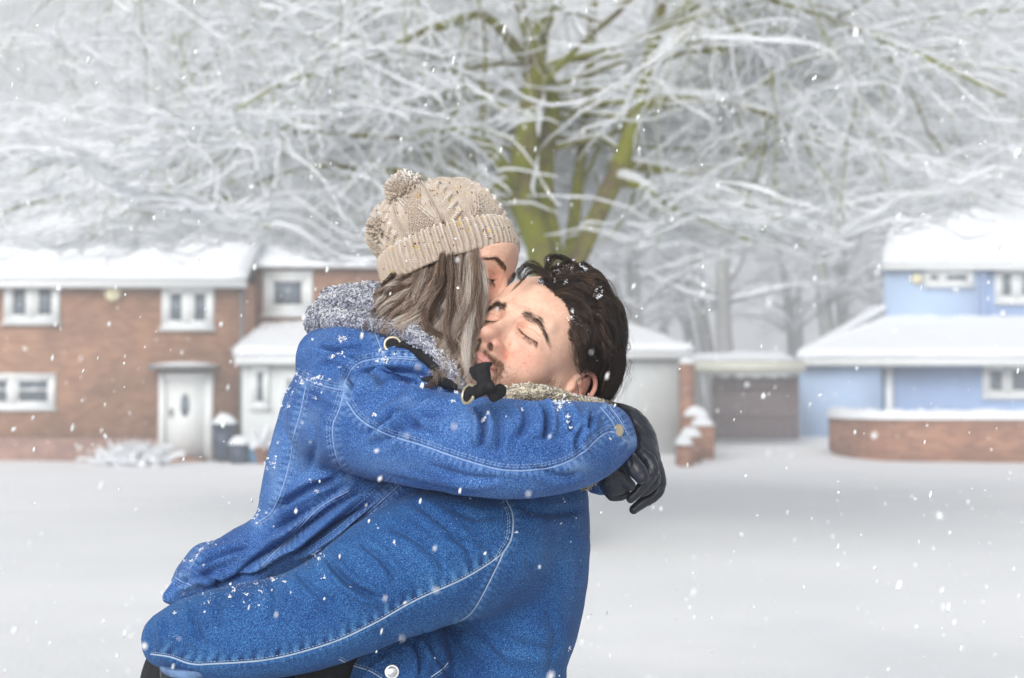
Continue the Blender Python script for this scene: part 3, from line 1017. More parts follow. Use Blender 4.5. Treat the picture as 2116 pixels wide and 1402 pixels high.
# ================================================================ implicit surfaces
class Vox:
    """distance field on a grid, joined smoothly and turned into a mesh"""
    def __init__(self, lo, hi, h):
        self.lo = np.array(lo, float); self.h = h
        self.n = np.ceil((np.array(hi) - self.lo) / h).astype(int) + 1
        self.D = np.full(self.n, 1.0, np.float32)
        self.ax = [(self.lo[i] + h * np.arange(self.n[i])).astype(np.float32) for i in range(3)]

    def sub(self, lo, hi):
        a = np.clip(np.floor((np.array(lo) - self.lo) / self.h).astype(int), 0, self.n)
        b = np.clip(np.ceil((np.array(hi) - self.lo) / self.h).astype(int) + 1, 0, self.n)
        sl = tuple(slice(i, j) for i, j in zip(a, b))
        if any(j <= i for i, j in zip(a, b)):
            return None, None
        g = [self.ax[0][sl[0]][:, None, None], self.ax[1][sl[1]][None, :, None], self.ax[2][sl[2]][None, None, :]]
        return sl, g

    def put(self, sl, d, k, op):
        D = self.D[sl]
        if op == 'add':
            if k > 0:
                hh = np.clip(0.5 + 0.5 * (D - d) / k, 0, 1)
                D = D + (d - D) * hh - k * hh * (1 - hh)
            else:
                D = np.minimum(D, d)
        else:
            d = -d
            if k > 0:
                hh = np.clip(0.5 - 0.5 * (D - d) / k, 0, 1)
                D = D + (d - D) * hh + k * hh * (1 - hh)
            else:
                D = np.maximum(D, d)
        self.D[sl] = D

    def ell(self, c, r, k=0.01, op='add', rot=None):
        c = np.array(c, float); r = np.array(r, float) * np.ones(3)
        m = r.max() + k + 3 * self.h if rot is not None else r + k + 3 * self.h
        sl, g = self.sub(c - m, c + m)
        if sl is None:
            return self
        q = [g[i] - c[i] for i in range(3)]
        if rot is not None:
            q = [sum(rot[i][j] * q[j] for j in range(3)) for i in range(3)]   # rows of rot = local axes
        k0 = np.sqrt(sum((q[i] / r[i]) ** 2 for i in range(3)))
        k1 = np.sqrt(sum((q[i] / r[i] ** 2) ** 2 for i in range(3))) + 1e-6
        self.put(sl, k0 * (k0 - 1) / k1, k, op)
        return self

    def cap(self, a, b, ra, rb, k=0.01, op='add', ys=1.0):
        a = np.array(a, float); b = np.array(b, float)
        m = max(ra, rb) * max(1, ys) + k + 3 * self.h
        sl, g = self.sub(np.minimum(a, b) - m, np.maximum(a, b) + m)
        if sl is None:
            return self
        s = np.array([1, 1 / ys, 1])
        ab = (b - a) * s; L = ab @ ab + 1e-12
        q = [(g[i] - a[i]) * s[i] for i in range(3)]
        t = np.clip((q[0] * ab[0] + q[1] * ab[1] + q[2] * ab[2]) / L, 0, 1)
        d = np.sqrt(sum((q[i] - t * ab[i]) ** 2 for i in range(3))) - (ra + (rb - ra) * t)
        self.put(sl, d, k, op)
        return self

    def chain(self, pts, k=0.02, op='add', ys=1.0, n=None):
        """pts rows x,y,z,r; the chain is united sharply, then joined with smoothness k"""
        q = resample(pts, n or (len(pts) * 5))
        m = q[:, 3].max() * max(1, ys) + k + 3 * self.h
        sl, g = self.sub(q[:, :3].min(0) - m, q[:, :3].max(0) + m)
        if sl is None:
            return self
        s = np.array([1, 1 / ys, 1])
        best = None
        for i in range(len(q) - 1):
            a, b = q[i, :3], q[i + 1, :3]
            ab = (b - a) * s; L = ab @ ab + 1e-12
            w = [(g[j] - np.float32(a[j])) * np.float32(s[j]) for j in range(3)]
            t = np.clip((w[0] * ab[0] + w[1] * ab[1] + w[2] * ab[2]) / L, 0, 1).astype(np.float32)
            d = np.sqrt((w[0] - t * ab[0]) ** 2 + (w[1] - t * ab[1]) ** 2 + (w[2] - t * ab[2]) ** 2) - (q[i, 3] + (q[i + 1, 3] - q[i, 3]) * t)
            best = d if best is None else np.minimum(best, d)
        self.put(sl, best.astype(np.float32), k, op)
        return self

    def mesh(self):
        """surface nets"""
        D = self.D
        D[0], D[-1] = 1, 1; D[:, 0], D[:, -1] = 1, 1; D[:, :, 0], D[:, :, -1] = 1, 1
        nx, ny, nz = D.shape
        neg = D < 0
        c = [neg[i:nx - 1 + i, j:ny - 1 + j, k:nz - 1 + k] for i in (0, 1) for j in (0, 1) for k in (0, 1)]
        s = sum(x.astype(np.int8) for x in c)
        cell = (s > 0) & (s < 8)
        idx = np.argwhere(cell)
        vid = np.full(cell.shape, -1, np.int64); vid[cell] = np.arange(len(idx))
        acc = np.zeros((len(idx), 3)); cnt = np.zeros(len(idx))
        offs = [(i, j, k) for i in (0, 1) for j in (0, 1) for k in (0, 1)]
        val = {o: D[idx[:, 0] + o[0], idx[:, 1] + o[1], idx[:, 2] + o[2]].astype(float) for o in offs}
        for o in offs:
            for a in range(3):
                if o[a] == 0:
                    p = list(o); p[a] = 1; p = tuple(p)
                    va, vb = val[o], val[p]
                    m = (va < 0) != (vb < 0)
                    t = np.where(m, va / (va - vb + 1e-12), 0)
                    pt = np.array(o, float)[None] + np.zeros((len(idx), 3)); pt[:, a] += t
                    acc += pt * m[:, None]; cnt += m
        V = self.lo + (idx + acc / cnt[:, None]) * self.h
        Q = []
        for a in range(3):
            b, c_ = (a + 1) % 3, (a + 2) % 3
            sl0 = [slice(None)] * 3; sl1 = [slice(None)] * 3
            sl0[a] = slice(0, -1); sl1[a] = slice(1, None)
            e = neg[tuple(sl0)] != neg[tuple(sl1)]
            ei = np.argwhere(e)
            ok = (ei[:, b] > 0) & (ei[:, c_] > 0) & (ei[:, b] < D.shape[b] - 1) & (ei[:, c_] < D.shape[c_] - 1)
            ei = ei[ok]
            def g(db, dc):
                j = ei.copy(); j[:, b] += db; j[:, c_] += dc
                return vid[j[:, 0], j[:, 1], j[:, 2]]
            q = np.stack([g(-1, -1), g(0, -1), g(0, 0), g(-1, 0)], -1)
            fl = neg[ei[:, 0], ei[:, 1], ei[:, 2]]
            q[~fl] = q[~fl][:, ::-1]
            Q.append(q[(q >= 0).all(1)])
        return V, np.concatenate(Q)


def vnormals(V, Q):
    a = V[Q[:, 2]] - V[Q[:, 0]]; b = V[Q[:, 3 if Q.shape[1] == 4 else 1]] - V[Q[:, 1 if Q.shape[1] == 4 else 0]]
    fn = np.cross(a, b)
    if Q.shape[1] == 3:
        fn = np.cross(V[Q[:, 1]] - V[Q[:, 0]], V[Q[:, 2]] - V[Q[:, 0]])
    vn = np.zeros_like(V)
    for k in range(Q.shape[1]):
        for c in range(3):
            vn[:, c] += np.bincount(Q[:, k], fn[:, c], len(V))
    return vn / (np.linalg.norm(vn, axis=1, keepdims=True) + 1e-12)


def smooth_mesh(V, Q, it=2, lam=0.5):
    n = len(V)
    E = np.concatenate([Q[:, [0, 1]], Q[:, [1, 2]], Q[:, [2, 3]], Q[:, [3, 0]]])
    E = np.concatenate([E, E[:, ::-1]])
    cnt = np.bincount(E[:, 0], minlength=n)[:, None]
    for _ in range(it):
        m = np.stack([np.bincount(E[:, 0], V[E[:, 1], c], n) for c in range(3)], -1) / np.maximum(cnt, 1)
        V = V + (m - V) * lam
    return V


def bb(g, lo, hi):
    return (g > lo) & (g < hi)


def vnoise(p, scale, seed=0, octaves=1):
    """cheap smooth 3-d noise, -1..1"""
    rg = np.random.default_rng(seed)
    out = np.zeros(len(p)); amp = 1; tot = 0
    for o in range(octaves):
        T = rg.uniform(-1, 1, (32, 32, 32))
        q = p * scale * (2 ** o) + 100
        i = np.floor(q).astype(int); f = q - i; f = f * f * (3 - 2 * f)
        r = 0
        for a in (0, 1):
            for b in (0, 1):
                for c in (0, 1):
                    w = (f[:, 0] if a else 1 - f[:, 0]) * (f[:, 1] if b else 1 - f[:, 1]) * (f[:, 2] if c else 1 - f[:, 2])
                    r = r + w * T[(i[:, 0] + a) % 32, (i[:, 1] + b) % 32, (i[:, 2] + c) % 32]
        out += amp * r; tot += amp; amp *= .5
    return out / tot


def chain_px(pts, Yb):
    """rows px,py,depth offset,radius in px -> x,y,z,r"""
    return [tuple(P(a, b, Yb + d)) + (r * (Yb + d) / F_PX,) for a, b, d, r in pts]


def poly_dist(x, y, pl):
    """distance and arc position (0..1) of points x,y to a 2-d polyline, and the signed side"""
    pl = np.asarray(pl, float)
    seg = np.linalg.norm(np.diff(pl, axis=0), axis=1); cum = np.concatenate([[0], np.cumsum(seg)])
    best = np.full(len(x), 1e9); tt = np.zeros(len(x)); side = np.zeros(len(x))
    for i in range(len(pl) - 1):
        a = pl[i]; ab = pl[i + 1] - a; L = ab @ ab + 1e-9
        t = np.clip(((x - a[0]) * ab[0] + (y - a[1]) * ab[1]) / L, 0, 1)
        dx = x - a[0] - t * ab[0]; dy = y - a[1] - t * ab[1]
        d = np.hypot(dx, dy); m = d < best
        best[m] = d[m]; tt[m] = (cum[i] + t[m] * seg[i]) / cum[-1]; side[m] = np.sign(ab[0] * dy[m] - ab[1] * dx[m])
    return best, tt, side


class Frame:
    """a head's own axes: x to its left, y forward, z up"""
    def __init__(self, o, L, Fw, U, s):
        self.o = np.array(o, float); self.s = s
        self.M = np.stack([L, Fw, U])            # rows

    def w(self, p):
        return self.o + self.s * (np.asarray(p, float) @ self.M)

    def l(self, q):
        return ((np.asarray(q, float) - self.o) @ self.M.T) / self.s

    def v(self, p):
        return np.asarray(p, float) @ self.M


def head_frame(o, up2, side, theta, pitch, s, lean=0.0):
    """up2: the head's up in the picture plane (x, z); side +1 looks to the picture's right; theta from the viewer"""
    u = np.array([up2[0], 0, up2[1]], float); u /= np.linalg.norm(u)
    h = np.array([u[2], 0, -u[0]]) * side        # in-plane, the way the face looks
    c = np.array([0, -1, 0.0])
    Fw = math.sin(theta) * h + math.cos(theta) * c
    F2 = Fw * math.cos(pitch) + u * math.sin(pitch)
    U2 = u * math.cos(pitch) - Fw * math.sin(pitch)
    if lean:                                      # tilt sideways, the crown going away from the viewer
        ax = np.array(h); ax /= np.linalg.norm(ax)
        a = -lean * side

        def rot(v):
            return v * math.cos(a) + np.cross(ax, v) * math.sin(a) + ax * (ax @ v) * (1 - math.cos(a))
        q1, q2 = rot(F2), rot(U2)
        if (q2[1] < U2[1]):
            a = -a
            q1, q2 = rot(F2), rot(U2)
        F2, U2 = q1, q2
    L = np.cross(U2, F2)                          # left = up x forward
    return Frame(o, L, F2, U2, s)


def head_sdf(male, h, neck, zlo):
    v = Vox((-.105, -.135, zlo), (.125 if male else .105, .15, .15), h)
    v.ell((0, -.012, .042), (.077, .098, .084), .0)
    v.ell((0, .034, .05), (.062, .056, .058), .03)
    v.ell((0, .04, -.012), (.060, .048, .055), .03)
    v.ell((0, .034, -.055), (.046, .048, .040), .03)
    for s in (-1, 1):
        v.ell((s * .046, .054, -.024), (.019, .020, .014), .022)                        # cheekbone
        v.cap((s * .052, .008, -.055), (s * .018, .076, -.096), .012, .011, .024)       # jaw
        v.cap((s * .056, .0, -.02), (s * .053, .008, -.058), .014, .012, .024)
        v.ell((s * .037, .062, -.05), (.020, .022, .024), .024)                          # cheek
    v.ell((0, .082, -.094), (.018, .014, .014), .018)                                   # chin
    br = .008 if male else .005
    for s in (-1, 1):
        v.cap((s * .012, .0885, .026), (s * .044, .074, .030), br, br * .8, .014)
        v.ell((s * .033, .098, .009), (.019, .016, .013), .014, 'cut')                   # socket
        v.ell((s * .032, .0685, .009), (.0165, .0145, .0145), .005)                      # closed eye
        v.cap((s * .020, .080, -.004), (s * .046, .070, -.004), .006, .005, .008)        # under the eye
    # nose
    nl = 1.0 if male else .88
    v.cap((0, .086, .016), (0, .087 + .021 * nl, -.022), .0075, .008, .012)
    v.ell((0, .094 + .018 * nl, -.030), (.0105, .0115, .0095), .008)
    v.cap((0, .080, .0), (0, .094, -.036), .011, .0125, .012)
    for s in (-1, 1):
        v.ell((s * .0125, .097, -.0355), (.0075, .0105, .0078), .005)
        v.ell((s * .0175, .0885, -.037), (.005, .007, .006), .008)
    v.cap((0, .100, -.041), (0, .090, -.044), .004, .004, .006)
    for s in (-1, 1):
        v.ell((s * .0085, .1005, -.0435), (.0044, .0080, .0082), .0012, 'cut')
        v.ell((s * .026, .086, -.036), (.002, .009, .008), .010, 'cut')                  # fold beside the nose
    # mouth
    v.ell((0, .076, -.066), (.031, .024, .024), .016)
    v.cap((0, .0985, -.047), (0, .0965, -.054), .004, .0035, .008)                       # columella to lip
    for s in (-1, 1):
        v.cap((s * .003, .0985, -.0595), (s * .013, .0955, -.0585), .0042, .0040, .004)
        v.cap((s * .013, .0955, -.0590), (s * .026, .0835, -.0655), .0040, .0020, .004)
        v.cap((0, .0975, -.0715), (s * .013, .0945, -.0705), .0058, .0052, .005)
        v.cap((s * .013, .0945, -.0705), (s * .025, .0835, -.0665), .0050, .0020, .005)
        v.cap((0, .1055, -.0655), (s * .013, .1015, -.0645), .0021, .0020, .0015, 'cut')
        v.cap((s * .013, .1005, -.0645), (s * .028, .0875, -.0665), .0020, .0014, .0015, 'cut')
    v.cap((-.012, .0975, -.0835), (.012, .0975, -.0835), .0045, .0045, .010, 'cut')
    # ears (the other head's are covered by hat and hair)
    for s in ((-1, 1) if male else ()):
        e = lambda x, y, z: (s * x, y - (.013 if male else 0), z + (.004 if male else 0))
        v.ell(e(.074, -.010, -.004), (.006, .015, .024), .006)
        rim = [e(.074, .004, .010) + (.0028,), e(.080, -.001, .026) + (.0031,), e(.085, -.014, .031) + (.0033,), e(.089, -.026, .022) + (.0034,),
               e(.089, -.028, .004) + (.0034,), e(.084, -.021, -.014) + (.0034,), e(.078, -.010, -.026) + (.0040,), e(.073, .0, -.026) + (.0040,)]
        v.chain(rim, .004)
        v.ell(e(.080, -.016, .004), (.0030, .013, .024), .004)
        v.ell(e(.0835, -.006, -.001), (.0055, .0070, .0090), .003, 'cut')
        v.chain([e(.089, -.006, .018) + (.002,), e(.0915, -.0165, .020) + (.0022,), e(.0915, -.0205, .006) + (.0022,), e(.087, -.014, -.010) + (.002,)], .003, 'cut')
        v.ell(e(.077, .003, -.004), (.004, .004, .006), .004)
    # neck
    for a, b, ra, rb in neck:
        v.cap(a, b, ra, rb, .03)
    return v


def strands(guides, per, spread, seed, n=14, r=0.00022, taper=.3, clump=.6, wave=.0, wf=6, rvar=.3):
    """children around guide curves; guides: list of (pts, root spread scale)"""
    rg = np.random.default_rng(seed)
    out = []; gi = []
    t = np.linspace(0, 1, n)
    for k, g in enumerate(guides):
        q = resample(g, n)
        T = np.gradient(q, axis=0); T /= np.linalg.norm(T, axis=1, keepdims=True) + 1e-9
        a = np.cross(T, (0.3, .2, .93)); a /= np.linalg.norm(a, axis=1, keepdims=True) + 1e-9
        b = np.cross(T, a)
        sp = spread[k] if np.ndim(spread) else spread
        m = per[k] if np.ndim(per) else per
        for j in range(m):
            rr = math.sqrt(rg.random()) * sp; an = rg.random() * 6.283
            w = (1 - clump * t ** 1.5)
            ph = rg.random() * 1.2; wa = wave * rg.uniform(.5, 1.3)
            ox = rr * math.cos(an) * w + wa * np.sin(wf * t + ph) * t + np.cumsum(rg.normal(0, sp * .05, n))
            oy = rr * math.sin(an) * w + wa * np.cos(wf * t * .9 + ph) * t + np.cumsum(rg.normal(0, sp * .05, n))
            i0 = 0; L = rg.uniform(.75, 1.0)
            tt = t * L
            p = q + a * ox[:, None] + b * oy[:, None]
            p = np.stack([np.interp(tt, t, p[:, c]) for c in range(3)], -1)
            rad = r * rg.uniform(1 - rvar, 1 + rvar) * (1 - (1 - taper) * t ** 2)
            out.append((p, rad)); gi.append(k)
    return out, np.array(gi)


def subdivide(V, Q):
    """each quad into four"""
    E = np.concatenate([Q[:, [0, 1]], Q[:, [1, 2]], Q[:, [2, 3]], Q[:, [3, 0]]])
    Es = np.sort(E, 1)
    key = Es[:, 0].astype(np.int64) * len(V) + Es[:, 1]
    u, inv = np.unique(key, return_inverse=True)
    a = u // len(V); b = u % len(V)
    mid = (V[a] + V[b]) / 2
    cen = V[Q].mean(1)
    m = len(Q); n = len(V)
    e = inv.reshape(4, m).T + n
    c = np.arange(m) + n + len(u)
    out = [np.stack([Q[:, i], e[:, i], c, e[:, (i - 1) % 4]], -1) for i in range(4)]
    return np.concatenate([V, mid, cen]), np.concatenate(out)


class Cloth:
    """a garment: an implicit body, refined, then given folds and seam grooves where the cloth has them"""
    def __init__(self, vox, it=4):
        V, Q = vox.mesh()
        V = smooth_mesh(V, Q, it, .5)
        V, Q = subdivide(V, Q)
        V = smooth_mesh(V, Q, 3, .5)
        self.V, self.Q = V, Q
        self.n = vnormals(V, Q)
        self.px, self.py = proj(V)
        self.face = np.clip(np.sum(self.n * (CAM - V) / np.linalg.norm(CAM - V, axis=1, keepdims=True), 1) * 2.5 + .25, 0, 1)
        self.d = np.zeros(len(V)); self.wear = np.zeros(len(V))

    fs = 1.5

    def fold(self, pl, h, w, ends=.18, n=24):
        """h in mm (negative = valley), w half width in photo px; fades at both ends"""
        pl = resample(np.array(pl, float), n)
        bx = (pl[:, 0].min() - 4 * w, pl[:, 0].max() + 4 * w); by = (pl[:, 1].min() - 4 * w, pl[:, 1].max() + 4 * w)
        m = np.where((self.px > bx[0]) & (self.px < bx[1]) & (self.py > by[0]) & (self.py < by[1]) & (self.face > 0))[0]
        if not len(m):
            return self
        d, t, s = poly_dist(self.px[m], self.py[m], pl)
        f = np.clip(np.minimum(t, 1 - t) / ends, 0, 1) if ends else 1
        self.d[m] += h * .001 * np.exp(-(d / w) ** 2) * f * self.face[m]
        return self

    def crease(self, pl, h, w, off=1.6, ends=.2):
        """a sharp valley with a soft roll beside it (below/right of the direction of travel)"""
        pl = np.array(pl, float)
        h = h * self.fs
        self.fold(pl, -h, w * .55, ends)
        q = resample(pl, 16); T = np.gradient(q, axis=0); T /= np.linalg.norm(T, axis=1, keepdims=True)
        nn = np.stack([-T[:, 1], T[:, 0]], -1)
        self.fold(q + nn * w * off, h * .75, w, ends)
        self.fold(q - nn * w * off, h * .6, w, ends)
        return self

    def seam(self, pl, h=1.0, w=4.0, pucker=0.5, seed=0, wear=.5, side=0):
        pl = resample(np.array(pl, float), 40)
        m = np.where((self.px > pl[:, 0].min() - 40) & (self.px < pl[:, 0].max() + 40) & (self.py > pl[:, 1].min() - 40) & (self.py < pl[:, 1].max() + 40) & (self.face > .02))[0]
        if not len(m):
            return self
        d, t, s = poly_dist(self.px[m], self.py[m], pl)
        L = np.linalg.norm(np.diff(pl, axis=0), axis=1).sum()
        rg = np.random.default_rng(seed)
        k = max(4, int(L / 13)); ph = rg.uniform(-.5, .5, k + 2)
        tt = t * k
        pk = np.sin(tt * 6.283 + np.interp(tt, np.arange(k + 2), ph) * 4)
        band = np.exp(-((d - w * 2.0) / (w * 1.6)) ** 2)
        if side:
            band = band * (s * side > 0)
        self.d[m] += .001 * self.face[m] * (-h * np.exp(-(d / w) ** 2) + h * .55 * np.exp(-((d - w * 1.9) / w) ** 2) + pucker * pk * band)
        self.wear[m] += wear * (.55 * band * (1 + pk) * .6 - .35 * band * (1 - pk) * .5 + .4 * np.exp(-(d / (w * .8)) ** 2))
        return self

    def scuffs(self, pl, side, width, step, amp, seed=0):
        """worn light blocks with dark gaps between them all along one side of a seam"""
        pl = resample(np.array(pl, float), 60)
        m = np.where(self.face > .1)[0]
        d, t, s = poly_dist(self.px[m], self.py[m], pl)
        L = np.linalg.norm(np.diff(pl, axis=0), axis=1).sum()
        rg = np.random.default_rng(seed); k = int(L / step) + 2
        val = rg.uniform(.2, 1, k) * np.where(np.arange(k) % 2 == 0, 1, -1.0); wid = rg.uniform(.5, 1.2, k) * width
        f = t * (k - 1) + .25 * np.sin(d / 5); i = np.clip(np.round(f).astype(int), 0, k - 1)
        edge = np.clip(1 - np.abs(f - i) * 1.7, 0, 1)
        v = val[i] * edge ** .6 * np.exp(-(d / wid[i]) ** 2) * (s * side > 0) * np.clip(d / 3, 0, 1) * np.clip(np.minimum(t, 1 - t) / .04, 0, 1)
        self.wear[m] += amp * np.where(v > 0, v * .8, v * 1.3)
        self.d[m] += .0009 * v
        return self

    def finish(self, wr=(), seed=1):
        for sc, amp in wr:
            self.d += amp * .001 * vnoise(self.V * np.array([1, 1, 1.0]), sc, seed + int(sc), 2)
        self.V = self.V + self.n * self.d[:, None]
        self.n = vnormals(self.V, self.Q)
        return self


def bvh_of(V, Q):
    return BVHTree.FromPolygons([tuple(v) for v in V], [tuple(q) for q in Q.tolist()])


def on_surface(bvh, pl, n, lift=.0007, far=3.0):
    """points of a traced line, laid on the garment as seen from where the photograph was taken"""
    out = []
    for a, b in resample(np.array(pl, float), n):
        d = P(a, b, 1.0) - CAM; d /= np.linalg.norm(d)
        hit = bvh.ray_cast(Vector(CAM), Vector(d), far)
        if hit[0] is not None:
            out.append(np.array(hit[0]) + np.array(hit[1]) * lift * (1 if np.dot(np.array(hit[1]), d) < 0 else -1))
    return np.array(out)


def cord(pts, r, jump=.012):
    """split where the line leaps from one layer to another"""
    res = []; cur = [pts[0]] if len(pts) else []
    for a, b in zip(pts[:-1], pts[1:]):
        if np.linalg.norm(b - a) > jump:
            if len(cur) > 2:
                res.append((np.array(cur), np.full(len(cur), r)))
            cur = []
        cur.append(b)
    if len(cur) > 2:
        res.append((np.array(cur), np.full(len(cur), r)))
    return res


def dashes(pts, r, a=.0030, gap=.0016):
    """stitches along a line"""
    if len(pts) < 3:
        return []
    seg = np.linalg.norm(np.diff(pts, axis=0), axis=1); c = np.concatenate([[0], np.cumsum(seg)])
    out = []; s = 0
    while s + a < c[-1]:
        t = np.linspace(s, s + a, 3)
        p = np.stack([np.interp(t, c, pts[:, k]) for k in range(3)], -1)
        if np.linalg.norm(p[-1] - p[0]) < a * 1.3:
            out.append((p, np.array([r * .6, r, r * .6])))
        s += a + gap
    return out


def offset2(pl, o):
    q = resample(np.array(pl, float), max(10, len(pl) * 6))
    T = np.gradient(q, axis=0); T /= np.linalg.norm(T, axis=1, keepdims=True) + 1e-9
    return q + np.stack([-T[:, 1], T[:, 0]], -1) * o
# ================================================================ THE COUPLE
YM = 1.90
MF = head_frame(P(1085, 754, YM), (math.sin(R(23)), math.cos(R(23))), -1, R(31.5), R(23), .975)


def skin_mat(name, base, sss=.06):
    m, n, b = new_mat(name, 0.48, 0.45)
    a = N(n, "ShaderNodeAttribute"); a.attribute_name = "tint"
    t = noise(n, 900, 3); t2 = noise(n, 45, 4)
    c = mix(n, a.outputs["Color"], ramp(n, t2.outputs[0], [(.3, (.92, .85, .84)), (.7, (1.06, 1.05, 1.04))]), 1.0, 'MULTIPLY')
    t4 = noise(n, 230, 5, .7)
    c = mix(n, c, ramp(n, t4.outputs[0], [(.32, (.94, .88, .86)), (.52, (1.0, 1.0, 1.0)), (.72, (1.07, 1.05, 1.04))]), 1.0, 'MULTIPLY')
    n.links.new(c, b.inputs["Base Color"])
    b.inputs["Subsurface Weight"].default_value = sss
    b.inputs["Subsurface Radius"].default_value = (.9, .35, .2)
    b.inputs["Subsurface Scale"].default_value = .006
    n.links.new(ramp(n, t2.outputs[0], [(.3, (.40, .40, .40)), (.7, (.60, .60, .60))]), b.inputs['Roughness'])
    bump(n, b, t.outputs[0], .35, .0010)
    return m


def lid_z(ax):
    """height of the closed lid's edge along the eye"""
    return .0012 + 10 * (ax - .031) ** 2 - .17 * (ax - .032)


def G(x, c, w):
    return np.exp(-((x - c) / w) ** 2)


def paint_face(l, male, nz=None):
    """colours of the face: lips, lids, cheeks, beard area, painted shade in the nostrils; l local coordinates"""
    x, y, z = l.T; ax = np.abs(x)
    n_in = None if nz is None else (np.hypot((ax - .0085) / .0048, (y - .1005) / .0084) < 1.0) * (z > -.0475)
    base = np.array(srgb(226, 187, 164) if male else srgb(222, 184, 162))
    c = np.tile(base, (len(l), 1))

    def blend(m, col):
        m = np.clip(m, 0, 1)[:, None]
        c[:] = c * (1 - m) + np.array(col) * m
    red = srgb(204, 128, 112)
    blend(.60 * G(ax, .042, .022) * G(z, -.028, .02) * (y > .03), srgb(222, 150, 134))
    blend(.35 * np.exp(-((x / .016) ** 2 + ((y - .112) / .016) ** 2 + ((z + .032) / .016) ** 2)), red)
    blend(.22 * np.exp(-(((ax - .017) / .008) ** 2 + ((z + .038) / .008) ** 2)) * (y > .08), red)
    blend(.35 * G(z, .0, .008) * G(ax, .032, .018) * (y > .055), srgb(205, 140, 120))
    blend(.45 * np.exp(-(((ax - .017) / .007) ** 2 + ((z - .010) / .010) ** 2)) * (y > .06), srgb(190, 120, 96))
    blend(.95 * np.exp(-(((ax - .0085) / .0045) ** 2 + ((y - .099) / .0075) ** 2)) * np.clip((z + .0455) / .002, 0, 1) * np.clip((-.0345 - z) / .003, 0, 1) * (n_in if n_in is not None else 1), srgb(60, 28, 24))  # shade of the nostril hollow painted into the skin colour
    # lids: line of the closed eye, crease
    zl = lid_z(ax)
    inx = (ax > .0165) & (ax < .0475) & (y > .05)
    blend(.8 * G(z, zl, .0011) * inx, srgb(70, 44, 36))
    zc = .0135 - 12 * (ax - .031) ** 2
    blend(.35 * G(z, zc, .001) * (ax > .018) * (ax < .046) * (y > .05), srgb(160, 100, 84))
    # lips
    w = np.clip(1 - (ax / .0275) ** 2, 0, 1)
    up = -.0645 + .0105 * w ** .7 - .0018 * G(ax, 0, .003); lo = -.0655 - .0125 * w ** .6
    m = (y > .075) * (1 / (1 + np.exp(-(up - z) / .0006))) * (1 / (1 + np.exp(-(z - lo) / .0007))) * (w > .01)
    blend(.85 * m, srgb(180, 118, 112) if male else srgb(190, 92, 88))
    blend(.7 * G(z, -.0655 + .0015 * G(ax, 0.0, .01), .0010) * (ax < .028) * (y > .07), srgb(96, 44, 44))
    # ears
    blend(.5 * (ax > .079), srgb(222, 138, 124))
    if male:
        jaw = np.clip((-.052 - z - .35 * (.05 - y)) / .02, 0, 1) * (y > -.02) * (1 - m) * np.clip((y + .01) / .03, 0, 1)
        side = np.clip((.030 - y) / .018, 0, 1) * np.clip((y + .004) / .01, 0, 1) * np.clip((-z - .012) / .02, 0, 1)
        mus = G(z, -.052, .006) * np.clip((.034 - ax) / .008, 0, 1) * (y > .07)
        sp_ = .75 + .5 * vnoise(l, 420, 2, 2)
        blend(.75 * sp_ * np.clip(jaw + .8 * side, 0, 1), srgb(128, 94, 78))
        blend(.45 * mus * (1 - m), srgb(130, 92, 72))
        rg = np.random.default_rng(5)                                       # little blemishes
        for _ in range(70):
            s = rg.choice([-1, 1]); cx, cz = s * rg.uniform(.01, .062), rg.uniform(-.07, .075)
            blend(rg.uniform(.25, .6) * np.exp(-(((x - cx) ** 2 + (z - cz) ** 2) / rg.uniform(.0007, .0016) ** 2)) * (y > .02), srgb(200, 104, 92))
    if not male:
        blend(.35 * G(z, .012, .009) * G(ax, .033, .016) * (y > .05), srgb(176, 108, 84))
        blend(.3 * G(ax, .045, .02) * G(z, -.02, .02), srgb(214, 130, 110))
    return c


def face_disp(l, n):
    """small forms: lid line, lid crease, folds"""
    x, y, z = l.T; ax = np.abs(x)
    zl = lid_z(ax)
    inx = np.clip((ax - .015) / .003, 0, 1) * np.clip((.049 - ax) / .003, 0, 1) * (y > .05)
    d = -.0013 * G(z, zl - .0006, .0012) * inx
    d += .0007 * G(z, zl + .0022, .002) * inx
    zc = .0140 - 12 * (ax - .031) ** 2
    d += -.0010 * G(z, zc, .0013) * np.clip((ax - .016) / .003, 0, 1) * np.clip((.048 - ax) / .004, 0, 1) * (y > .05)
    return l + n * d[:, None]


def build_head(frame, male, neck, zlo, h=.0014):
    v = head_sdf(male, h, neck, zlo)
    V, Q = v.mesh()
    V = smooth_mesh(V, Q, 2, .4)
    n = vnormals(V, Q)
    V = face_disp(V, n)
    n = vnormals(V, Q)
    return V, Q, n, paint_face(V, male, n[:, 2])


def fur(V, n, mask, count, seed, length, direction, lift, r, cols, bend=.3, npt=4, jitter=.35):
    """short hairs rooted on a surface; direction: (m,3) or one vector; everything in local units"""
    rg = np.random.default_rng(seed)
    p = mask / mask.sum()
    i = rg.choice(len(V), count, p=p)
    root = V[i] + rg.normal(0, .0006, (count, 3)) - n[i] * .0004
    d = (direction[i] if np.ndim(direction) == 2 else np.tile(direction, (count, 1))) + rg.normal(0, jitter, (count, 3))
    d = d - n[i] * np.sum(d * n[i], 1, keepdims=True)
    d /= np.linalg.norm(d, axis=1, keepdims=True) + 1e-9
    L = rg.uniform(*length, count)[:, None]
    t = np.linspace(0, 1, npt)
    P_ = root[:, None] + d[:, None] * (L[:, None] * t[None, :, None]) + n[i][:, None] * (lift * L[:, None] * (t[None, :, None] - bend * t[None, :, None] ** 2)) + n[i][:, None] * .0004
    paths = [(P_[k], r * (1 - .75 * t)) for k in range(count)]
    cc = np.array(cols)[rg.integers(0, len(cols), count)]
    return paths, cc


